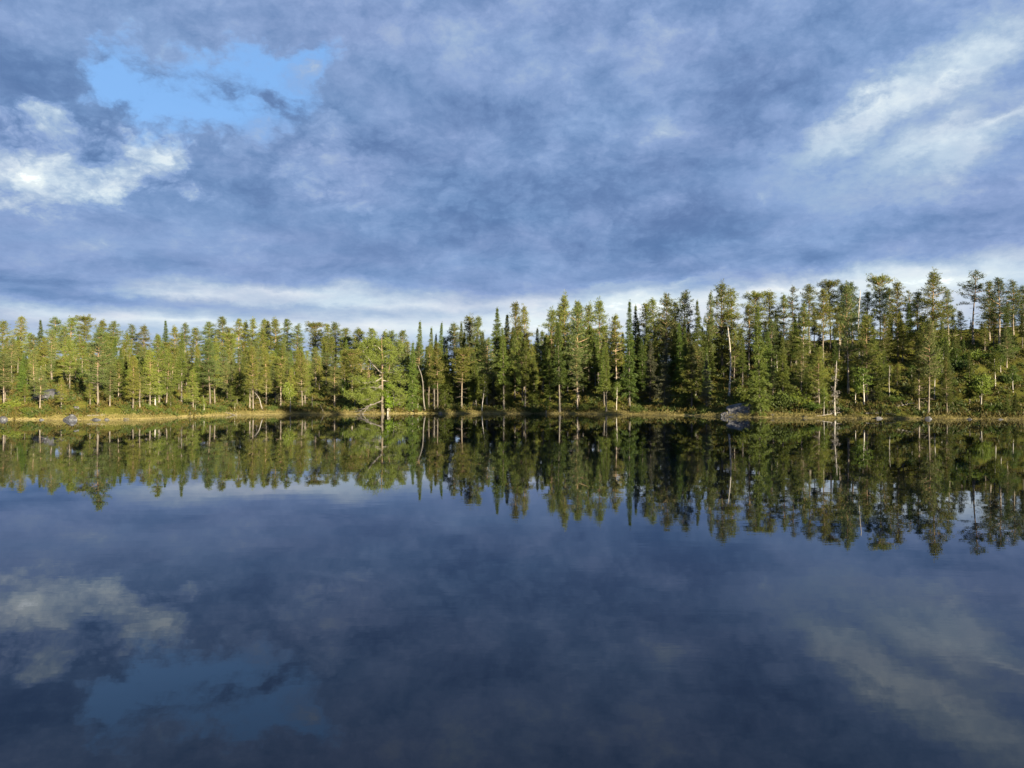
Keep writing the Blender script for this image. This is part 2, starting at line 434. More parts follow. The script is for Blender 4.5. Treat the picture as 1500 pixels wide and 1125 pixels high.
zz = h.n('ShaderNodeMath', {0: sp.outputs[2], 1: wob.outputs[0]}, operation='ADD')
edge = h.n('ShaderNodeMapRange', {'Value': zz.outputs[0], 'From Min': 0.24, 'From Max': 0.12})
c = h.mixc(edge.outputs[0], c, (0.25, 0.21, 0.09))
wet = h.n('ShaderNodeMapRange', {'Value': zz.outputs[0], 'From Min': 0.05, 'From Max': -0.02})
c = h.mixc(wet.outputs[0], c, (0.05, 0.04, 0.025))
bp = h.n('ShaderNodeBump', {'Height': n2.outputs['Fac'], 'Strength': 1.0, 'Distance': 0.25})
d = h.n('ShaderNodeBsdfDiffuse', {'Color': c, 'Roughness': 0.9, 'Normal': bp.outputs[0]})
h.n('ShaderNodeOutputMaterial', {0: d.outputs[0]})
FLOOR = m
terrain = obj_from('terrain', verts, faces, FLOOR, smooth_=True)
terrain['kind'] = 'structure'

# ------------------------------------------------------------------ water
m, t = new_mat('lake_water'); h = T(t)
geo = h.n('ShaderNodeNewGeometry')
mp = h.n('ShaderNodeMapping', {'Vector': geo.outputs['Position'], 'Scale': (0.55, 1.4, 1.0)})
r1 = h.n('ShaderNodeTexNoise', {'Vector': mp.outputs[0], 'Scale': 1.1, 'Detail': 3.0, 'Roughness': 0.5})
mp2 = h.n('ShaderNodeMapping', {'Vector': geo.outputs['Position'], 'Scale': (0.05, 0.09, 1.0)})
r2 = h.n('ShaderNodeTexNoise', {'Vector': mp2.outputs[0], 'Scale': 1.0, 'Detail': 3.0})
patch = h.n('ShaderNodeMapRange', {'Value': r2.outputs['Fac'], 'From Min': 0.35, 'From Max': 0.7, 'To Min': 0.25, 'To Max': 1.0})
r3 = h.n('ShaderNodeTexNoise', {'Vector': mp.outputs[0], 'Scale': 5.5, 'Detail': 2.0})
calm = h.n('ShaderNodeMapRange', {'Value': r2.outputs['Fac'], 'From Min': 0.48, 'From Max': 0.62, 'To Min': 0.0, 'To Max': 0.22})
r3m = h.n('ShaderNodeMath', {0: r3.outputs['Fac'], 1: calm.outputs[0], 2: r1.outputs['Fac']}, operation='MULTIPLY_ADD')
rgh = h.n('ShaderNodeMapRange', {'Value': r2.outputs['Fac'], 'From Min': 0.35, 'From Max': 0.7, 'To Min': 0.004, 'To Max': 0.018})
bp = h.n('ShaderNodeBump', {'Height': r3m.outputs[0], 'Strength': patch.outputs[0], 'Distance': 0.0020})
fr = h.n('ShaderNodeFresnel', {'IOR': 1.41, 'Normal': bp.outputs[0]})
gl = h.n('ShaderNodeBsdfGlossy', {'Roughness': rgh.outputs[0], 'Color': (0.90, 0.93, 1.0, 1), 'Normal': bp.outputs[0]})
df = h.n('ShaderNodeBsdfDiffuse', {'Color': (0.0012, 0.0030, 0.0070, 1)})
mx = h.n('ShaderNodeMixShader', {0: fr.outputs[0], 1: df.outputs[0], 2: gl.outputs[0]})
h.n('ShaderNodeOutputMaterial', {0: mx.outputs[0]})
WATER = m
wxs = lines([(-2000, -200, 300), (-200, 200, 20), (200, 2000, 300)])
wys = lines([(-400, -40, 90), (-40, 130, 10)])
wn = len(wxs)
water = obj_from('lake_water', [(x, y, 0.0) for y in wys for x in wxs],
                 [(j * wn + i, j * wn + i + 1, (j + 1) * wn + i + 1, (j + 1) * wn + i) for j in range(len(wys) - 1) for i in range(wn - 1)], WATER)
water['kind'] = 'structure'

# ------------------------------------------------------------------ tree meshes
class MB:
    def __init__(s): s.v = []; s.f = []
    def tube(s, pts, rad, n=6):
        base = len(s.v)
        pts = [Vector(p) for p in pts]
        for i, p in enumerate(pts):
            d = (pts[min(i + 1, len(pts) - 1)] - pts[max(i - 1, 0)]).normalized()
            a = d.orthogonal().normalized() if abs(d.z) < 0.9 else Vector((1, 0, 0)).cross(d).normalized()
            b = d.cross(a)
            for k in range(n):
                w = 2 * math.pi * k / n
                s.v.append(tuple(p + (a * math.cos(w) + b * math.sin(w)) * rad[i]))
        for i in range(len(pts) - 1):
            for k in range(n):
                q = base + i * n
                s.f.append((q + k, q + (k + 1) % n, q + n + (k + 1) % n, q + n + k))
        s.f.append(tuple(base + (len(pts) - 1) * n + k for k in range(n)))
    def tris(s, A, B, C):
        base = len(s.v)
        n = len(A)
        P = np.empty((3 * n, 3)); P[0::3] = A; P[1::3] = B; P[2::3] = C
        s.v += [tuple(p) for p in P]
        s.f += [(base + 3 * i, base + 3 * i + 1, base + 3 * i + 2) for i in range(n)]
    def quads(s, A, B, C, D):
        base = len(s.v)
        n = len(A)
        P = np.empty((4 * n, 3)); P[0::4] = A; P[1::4] = B; P[2::4] = C; P[3::4] = D
        s.v += [tuple(p) for p in P]
        s.f += [(base + 4 * i, base + 4 * i + 1, base + 4 * i + 2, base + 4 * i + 3) for i in range(n)]
    def mesh(s, name, mat, smooth_=False):
        me = bpy.data.meshes.new(name)
        me.from_pydata(s.v, [], s.f)
        if smooth_: me.polygons.foreach_set('use_smooth', [True] * len(me.polygons))
        me.materials.append(mat)
        me.update()
        return me

def unit(a): return a / np.maximum(np.linalg.norm(a, axis=1, keepdims=True), 1e-9)
def needles(mb, C, rng, per, length, width, up=0.35, spread=0.16, flat=0.75, bias=None, size=None):
    """thin pointed blades round each tuft centre C"""
    n = len(C)
    if n == 0: return
    C = np.repeat(np.asarray(C, float), per, 0)
    d = rng.normal(size=C.shape) * np.array([1, 1, flat]); d[:, 2] += up
    if bias is not None: d += np.repeat(np.asarray(bias, float), per, 0)
    d = unit(d)
    s = unit(np.cross(d, rng.normal(size=C.shape)))
    k_ = 1.0 if size is None else np.repeat(np.asarray(size, float), per, 0)[:, None]
    L = length * rng.uniform(0.6, 1.25, (len(C), 1)) * k_; W = width * rng.uniform(0.6, 1.3, (len(C), 1)) * (0.4 + 0.6 * k_)
    o = C + rng.normal(size=C.shape) * spread
    mb.quads(o, o + d * L * 0.45 + s * W * 0.5, o + d * L, o + d * L * 0.45 - s * W * 0.5)
def leaves(mb, C, rng, per, size, spread):
    C = np.repeat(np.asarray(C, float), per, 0)
    o = C + rng.normal(size=C.shape) * np.array(spread)
    a = unit(rng.normal(size=C.shape)); b = unit(np.cross(a, rng.normal(size=C.shape)))
    S = size * rng.uniform(0.6, 1.3, (len(C), 1))
    mb.quads(o, o + a * S * .5 + b * S * .42, o + a * S, o + a * S * .5 - b * S * .42)

def curve_pts(p, d, length, n, bend, rng, wob=0.06):
    p = Vector(p); d = Vector(d).normalized()
    out = [p.copy()]
    for i in range(n):
        d = (d + Vector((rng.normal() * wob, rng.normal() * wob, bend + rng.normal() * wob))).normalized()
        p = p + d * (length / n)
        out.append(p.copy())
    return out
def trunk_line(H, rng, wob, lean=0.0, n=9):
    ph, a = rng.uniform(0, 6.3), rng.uniform(0, 6.3)
    pts = []
    for i in range(n + 1):
        t = i / n
        off = wob * math.sin(t * 3.6 + ph) * t + lean * t * t
        pts.append(Vector((math.cos(a) * off, math.sin(a) * off, H * t)))
    o = pts[0].copy()
    return [p - Vector((o.x, o.y, 0)) for p in pts]
def on_line(pts, z):
    H = pts[-1].z
    f = min(max(z / H, 0), 0.9999) * (len(pts) - 1)
    i = int(f)
    return pts[i].lerp(pts[i + 1], f - i)

def make_pine(seed, crown0=0.5, width=1.35, dens=1.0, top='round', dead=8, mat=PINE, fork=False, H=10.0, wob=0.18):
    rng = np.random.default_rng(seed)
    tk, cr = MB(), MB()
    line = trunk_line(H, rng, wob)
    line[-1] = line[-1] + Vector((0, 0, 0))
    tk.tube(line, [0.118 * (1 - 0.86 * (i / 9) ** 0.9) + (0.05 if i == 0 else 0) for i in range(10)], 7)
    z = H * crown0
    tufts, bias = [], []
    k = 0
    while z < H * 0.975:
        t = (z / H - crown0) / (1 - crown0)
        if top == 'round': prof = (0.80 + 0.42 * min(t * 2.4, 1)) * (1 - t ** 1.35) ** 0.85 + 0.05
        elif top == 'flat': prof = (0.5 + 0.65 * t) * (1 - max(t - 0.82, 0) * 3.0)
        else: prof = 1.12 * (1 - t) ** 0.75 + 0.10
        nb = rng.integers(3, 6)
        a0 = rng.uniform(0, 6.3)
        for q in range(nb):
            if rng.random() > 0.86 * dens: continue
            L = width * prof * rng.uniform(0.5, 1.2)
            if L < 0.12: L = 0.15
            az_ = a0 + q * 6.283 / nb + rng.normal() * 0.3
            rise = -0.12 + 0.75 * t + rng.normal() * 0.12
            p0 = on_line(line, z + rng.normal() * 0.03)
            pts = curve_pts(p0, (math.cos(az_), math.sin(az_), rise), L, 4, 0.10 - 0.05 * t, rng)
            r0 = 0.020 + 0.022 * min(L, 2)
            tk.tube(pts, [r0 * (1 - 0.17 * i) for i in range(5)], 4)
            m_ = max(2, int(L / 0.135))
            for j in range(m_):
                f = 0.35 + 0.65 * (j + rng.uniform(0, 1)) / m_
                ff = f * 4
                i = min(int(ff), 3)
                c = pts[i].lerp(pts[i + 1], min(ff - i, 1))
                side = rng.normal(size=3) * np.array([0.19, 0.19, 0.045]) * (0.5 + 0.6 * L)
                tufts.append(np.array(c) + side)
                bias.append(np.array((math.cos(az_), math.sin(az_), 0.2)) * 0.45)
        z += rng.uniform(0.24, 0.42) * (1.0 if t < 0.75 else 0.6)
    for q in range(5):
        tufts.append(np.array(line[-1]) + rng.normal(size=3) * 0.12 - np.array((0, 0, 0.12 * q))); bias.append(np.array((0, 0, 0.4)))
    needles(cr, tufts, rng, 15, 0.27, 0.046, up=0.45, spread=0.085, bias=bias)
    for q in range(dead):          # bare dead limbs under the crown
        zz_ = H * crown0 * rng.uniform(0.3, 1.05)
        az_ = rng.uniform(0, 6.3)
        L = width * rng.uniform(0.25, 0.85)
        p0 = on_line(line, zz_)
        pts = curve_pts(p0, (math.cos(az_), math.sin(az_), -0.15 + rng.normal() * 0.2), L, 4, 0.03, rng, 0.12)
        tk.tube(pts, [0.028 * (1 - 0.2 * i) for i in range(5)], 4)
        for s_ in range(2):
            b = pts[1 + s_]
            d_ = Vector((math.cos(az_ + (0.9 if s_ else -0.9)), math.sin(az_ + (0.9 if s_ else -0.9)), rng.normal() * 0.3))
            tk.tube(curve_pts(b, d_, L * 0.5, 2, 0.0, rng, 0.12), [0.016, 0.011, 0.006], 3)
    return tk.mesh('trunk', BARK, True), cr.mesh('crown', mat)

def make_spruce(seed, width=1.1, start=0.06, dens=1.0, mat=SPRUCE, H=10.0, power=0.8, dead=12, ragged=0.42, bark=SBARK):
    rng = np.random.default_rng(seed)
    tk, cr = MB(), MB()
    line = trunk_line(H, rng, 0.08)
    tk.tube(line, [0.105 * (1 - 0.93 * i / 9) + (0.05 if i == 0 else 0) for i in range(10)], 7)
    z = H * start
    C, B, S = [], [], []
    while z < H * 0.985:
        t = z / H
        gap = 1.08 + 0.22 * math.sin(z * 2.6 + seed) + 0.12 * math.sin(z * 6.1 + 2 * seed)
        nb = rng.integers(4, 7)
        a0 = rng.uniform(0, 6.3)
        for q in range(nb):
            if rng.random() > 0.9 * dens: continue
            L = width * (min((1 - t) * 1.18, 1.0) * 0.98 + 0.02) * rng.uniform(1 - ragged * 1.4, 1 + ragged * 0.8) * gap
            if t < 0.22: L *= 0.75 + t
            az_ = a0 + q * 6.283 / nb + rng.normal() * 0.25
            p0 = on_line(line, z)
            pts = curve_pts(p0, (math.cos(az_), math.sin(az_), -0.35 + 0.75 * t + rng.normal() * 0.1), L, 4, -0.05 + 0.09 * (t > 0.5), rng, 0.05)
            tk.tube(pts, [0.022 * (1 - 0.2 * i) for i in range(5)], 3)
            m_ = max(2, int(L / 0.12))
            for j in range(m_):
                f = 0.2 + 0.8 * (j + rng.uniform(0, 1)) / m_
                ff = f * 4; i = min(int(ff), 3)
                c = np.array(pts[i].lerp(pts[i + 1], min(ff - i, 1)))
                out = np.array((math.cos(az_), math.sin(az_), 0))
                sd_ = np.array((-math.sin(az_), math.cos(az_), 0))
                for k in (-1, 1):
                    S.append(min(0.32 + 1.7 * (1 - t), 1.0)); C.append(c + sd_ * k * rng.uniform(0, 0.14) * (1 + L * 0.6) * (0.3 + 0.7 * min((1 - t) * 3, 1))); B.append(out * 0.9 + sd_ * k * 0.8 + np.array((0, 0, -0.75 + 0.9 * t)))
        z += rng.uniform(0.19, 0.33) * (0.35 + 0.65 * min((1 - t) * 2.2, 1))
    C.append(np.array(line[-1])); B.append(np.array((0, 0, 2.0))); S.append(0.6)
    needles(cr, C, rng, 9, 0.26, 0.052, up=-0.05, spread=0.06, flat=0.6, bias=np.array(B) * 0.9, size=S)
    for q in range(dead):
        zz_ = H * rng.uniform(0.02, start + 0.18)
        az_ = rng.uniform(0, 6.3)
        pts = curve_pts(on_line(line, zz_), (math.cos(az_), math.sin(az_), -0.45), width * rng.uniform(0.3, 0.9), 4, -0.06, rng, 0.1)
        tk.tube(pts, [0.020 * (1 - 0.2 * i) for i in range(5)], 3)
    return tk.mesh('trunk', bark, True), cr.mesh('crown', mat)

def make_birch(seed, H=5.0, width=1.0, start=0.35, mat=BIRCH, stems=1, leaf=0.15, per=16, lean=0.5, nl=16):
    rng = np.random.default_rng(seed)
    tk, cr = MB(), MB()
    C = []
    for s_ in range(stems):
        line = trunk_line(H * (1 if s_ == 0 else rng.uniform(0.7, 0.95)), rng, 0.22, lean * rng.uniform(0.2, 1.0) * (1 if stems == 1 else 1.8))
        h_ = line[-1].z
        tk.tube(line, [0.07 * (1 - 0.85 * i / 9) + 0.006 for i in range(10)], 6)
        for q in range(nl):
            t = start + (1 - start) * (q + rng.uniform(0, 1)) / nl
            az_ = rng.uniform(0, 6.3)
            prof = math.sin(min((t - start) / (1 - start) * 0.85 + 0.18, 1) * math.pi) ** 0.7
            L = width * (0.25 + 0.75 * prof) * rng.uniform(0.5, 1.1)
            pts = curve_pts(on_line(line, h_ * t * 0.97), (math.cos(az_), math.sin(az_), 0.75), L, 4, -0.02, rng, 0.12)
            tk.tube(pts, [0.022 * (1 - 0.2 * i) for i in range(5)], 3)
            for f in (0.45, 0.62, 0.8, 0.95, 1.0):
                i = min(int(f * 4), 3)
                C.append(np.array(pts[i].lerp(pts[i + 1], min(f * 4 - i, 1))) + rng.normal(size=3) * 0.08)
        C.append(np.array(line[-1]))
    leaves(cr, C, rng, per, leaf, (0.17, 0.17, 0.14))
    return tk.mesh('trunk', BBARK, True), cr.mesh('crown', mat)

def make_bush(seed, w=1.0, hgt=1.0, mat=SHRUB, n=110, leaf=0.13):
    rng = np.random.default_rng(seed)
    tk, cr = MB(), MB()
    C = []
    for q in range(13):
        az_ = rng.uniform(0, 6.3)
        pts = curve_pts((rng.normal() * 0.08, rng.normal() * 0.08, -0.1), (math.cos(az_) * 0.8, math.sin(az_) * 0.8, rng.uniform(0.5, 1.6)), hgt * rng.uniform(0.7, 1.25), 4, -0.03, rng, 0.12)
        tk.tube(pts, [0.018 * (1 - 0.2 * i) for i in range(5)], 3)
        for f in np.linspace(0.35, 1.0, n // 13):
            i = min(int(f * 4), 3)
            C.append(np.array(pts[i].lerp(pts[i + 1], min(f * 4 - i, 1))) + rng.normal(size=3) * np.array((0.14, 0.14, 0.09)) * w)
    leaves(cr, C, rng, 14, leaf, (0.12, 0.12, 0.10))
    return tk.mesh('stem', SBARK, True), cr.mesh('foliage', mat)

def make_snag(seed, H=6.0, twigs=24, L0=0.7, bend=0.0, lichen=False):
    rng = np.random.default_rng(seed)
    tk, br = MB(), MB()
    line = trunk_line(H, rng, 0.24, 0.0)
    if bend:
        for i, p in enumerate(line):
            f = i / 9
            p.x -= bend * max(f - 0.45, 0) ** 2 * 3
            p.x += 0.25 * (1 - f) ** 3
    tk.tube(line, [0.10 * (1 - 0.62 * i / 9) + (0.05 if i == 0 else 0) for i in range(10)], 7)
    tk.tube([line[-1], line[-1] + Vector((0.05, 0.02, 0.35))], [0.04, 0.008], 4)
    tk.tube([line[-1], line[-1] + Vector((-0.06, 0.03, 0.20))], [0.035, 0.006], 4)
    C, B = [], []
    for q in range(twigs):
        az_ = rng.uniform(0, 6.3)
        z = H * rng.uniform(0.12, 0.95)
        L = L0 * rng.uniform(0.3, 1.1) * (1.1 - 0.6 * z / H)
        pts = curve_pts(on_line(line, z), (math.cos(az_), math.sin(az_), -0.35 + rng.normal() * 0.25), L, 4, -0.05, rng, 0.12)
        br.tube(pts, [0.030 * (1 - 0.2 * i) for i in range(5)], 4)
        for k in range(3):
            b = pts[1 + k]
            a2 = az_ + (0.9 if k % 2 else -0.9)
            br.tube(curve_pts(b, (math.cos(a2), math.sin(a2), -0.5), L * 0.4, 2, 0.0, rng, 0.12), [0.015, 0.01, 0.005], 3)
            C.append(np.array(b)); B.append(np.array((0, 0, -1.0)))
    if lichen:
        needles(br, C, rng, 4, 0.24, 0.045, up=-0.4, spread=0.10, bias=np.array(B))
    base = len(tk.v)
    if not lichen:
        tk.v += br.v; tk.f += [tuple(i + base for i in f) for f in br.f]
        return (tk.mesh('trunk', DEAD, True),)
    return tk.mesh('trunk', DEAD, True), br.mesh('lichen_sprays', DEAD)

VAR = {
 'pine_bare': [make_pine(10 + i, 0.35 + 0.06 * (i % 3), 1.32 + 0.14 * (i % 3), 1.0, ('round', 'round', 'flat')[i % 3], 10, (PINE, PINE2)[i % 2]) for i in range(5)],
 'pine_full': [make_pine(30 + i, 0.20 + 0.05 * (i % 3), 1.34 + 0.12 * (i % 3), 0.95, ('round', 'cone', 'round')[i % 3], 9, (PINE, PINE, PINE2)[i % 3]) for i in range(6)],
 'pine_narrow': [make_pine(50 + i, 0.24 + 0.06 * (i % 3), 1.0 + 0.08 * (i % 2), 0.95, ('cone', 'round')[i % 2], 10, (PINE, PINE2)[i % 2]) for i in range(4)],
 'pine_broad': [make_pine(70 + i, 0.32, 2.0, 0.95, 'round', 10, PINE, wob=0.3) for i in range(3)],
 'pine_sparse': [make_pine(80 + i, 0.40, 1.05, 0.55, 'round', 26, (PINE, PINE2)[i % 2], wob=0.3) for i in range(3)],
 'pine_airy': [make_pine(90 + i, 0.55, 1.5, 0.6, 'round', 8, PINE2, wob=0.35) for i in range(3)],
 'spruce': [make_spruce(110 + i, 1.15 + 0.1 * (i % 3), 0.07, 0.95) for i in range(5)],
 'spruce_thin': [make_spruce(130 + i, 0.88 + 0.07 * i, 0.14, 0.85, ragged=0.35) for i in range(4)],
 'spruce_bare': [make_spruce(150 + i, 0.95, 0.34, 0.85, dead=40, ragged=0.4) for i in range(3)],
 'spruce_grey': [make_spruce(160 + i, 1.0, 0.05, 0.75, mat=GREYSP, dead=24, ragged=0.4) for i in range(2)],
 'birch': [make_birch(170 + i, 5.0, 1.0, 0.35) for i in range(3)],
 'birch_sapling': [make_birch(180 + i, 3.0, 0.7, 0.3, per=14, leaf=0.14, lean=0.3, nl=12) for i in range(3)],
 'birch_multi': [make_birch(190 + i, 4.2, 1.1, 0.4, stems=3, lean=1.0) for i in range(2)],
 'birch_fresh': [make_birch(200, 3.2, 0.75, 0.25, mat=FRESH, per=18, nl=16)],
 'bush': [make_bush(210 + i, 1.0, 1.0) for i in range(4)],
 'bush_pale': [make_bush(220 + i, 1.0, 1.0, BIRCH) for i in range(3)],
 'snag': [make_snag(230 + i, 6.0, 14, 0.6) for i in range(2)],
 'snag_bent': [make_snag(240, 6.0, 10, 0.5, bend=1.0)],
 'snag_twiggy': [make_snag(250 + i, 6.0, 34, 1.15, lichen=True) for i in range(2)],
 'stick': [make_snag(260 + i, 3.0, 3, 0.5, bend=0.5) for i in range(2)],
}
HEIGHT = {'birch': 5.0, 'birch_sapling': 3.0, 'birch_multi': 4.2, 'birch_fresh': 3.2, 'bush': 1.15, 'bush_pale': 1.15, 'snag': 6.3, 'snag_bent': 6.3, 'snag_twiggy': 6.3, 'stick': 3.2}
NAME = {'pine': 'pine_tree', 'spruce': 'spruce_tree', 'birch': 'birch_tree', 'bush': 'shrub', 'snag': 'dead_tree', 'stick': 'dead_tree'}
CAT = {'pine': 'pine', 'spruce': 'spruce', 'birch': 'birch', 'bush': 'shrub', 'snag': 'dead tree', 'stick': 'dead tree'}
counts = {}

def ground_hit(px, py):
    """walk along the line of sight until it meets the ground"""
    prev = None
    d = shore_d(px) - 3
    while d < 260:
        x = (px - CX) / F * d
        z = CAM_H + (HY - py) / F * d
        if ground(x, d) >= z and d > shore_d(px) - 1: return d
        d += 0.25
    return shore_d(px) + 6
def tree(kind, px, base, ytop, wf=1.0, label=None, group=None, variant=None, rot=None, tilt=0.0):
    d = shore_d(px) + base if base < 300 else ground_hit(px, base)
    x = (px - CX) / F * d
    zg = ground(x, d)
    ztop = CAM_H + (HY - ytop) / F * d
    hgt = max(ztop - zg, 0.4)
    fam = kind.split('_')[0]
    vs_ = VAR[kind]
    k = counts.get(kind, 0); counts[kind] = k + 1
    v = vs_[(variant if variant is not None else random.randrange(len(vs_))) % len(vs_)]
    sc = hgt / HEIGHT.get(kind, 10.0)
    # slimmer than to scale when tall, stouter when short
    sw = sc ** 0.85 * wf
    e = bpy.data.objects.new(NAME[fam], None)
    col.objects.link(e)
    e.empty_display_size = 0.3
    e.location = (x, d, zg - 0.06)
    e.rotation_euler = (R(random.gauss(0, 0.9)), R(random.gauss(0, 0.9) + tilt), random.uniform(0, 6.283) if rot is None else rot)
    e.scale = (sw, sw, sc)
    e['category'] = CAT[fam]
    if label: e['label'] = label
    if group: e['group'] = group
    for me in v:
        o = bpy.data.objects.new(me.name.split('.')[0], me)
        col.objects.link(o)
        o.parent = e
    return e

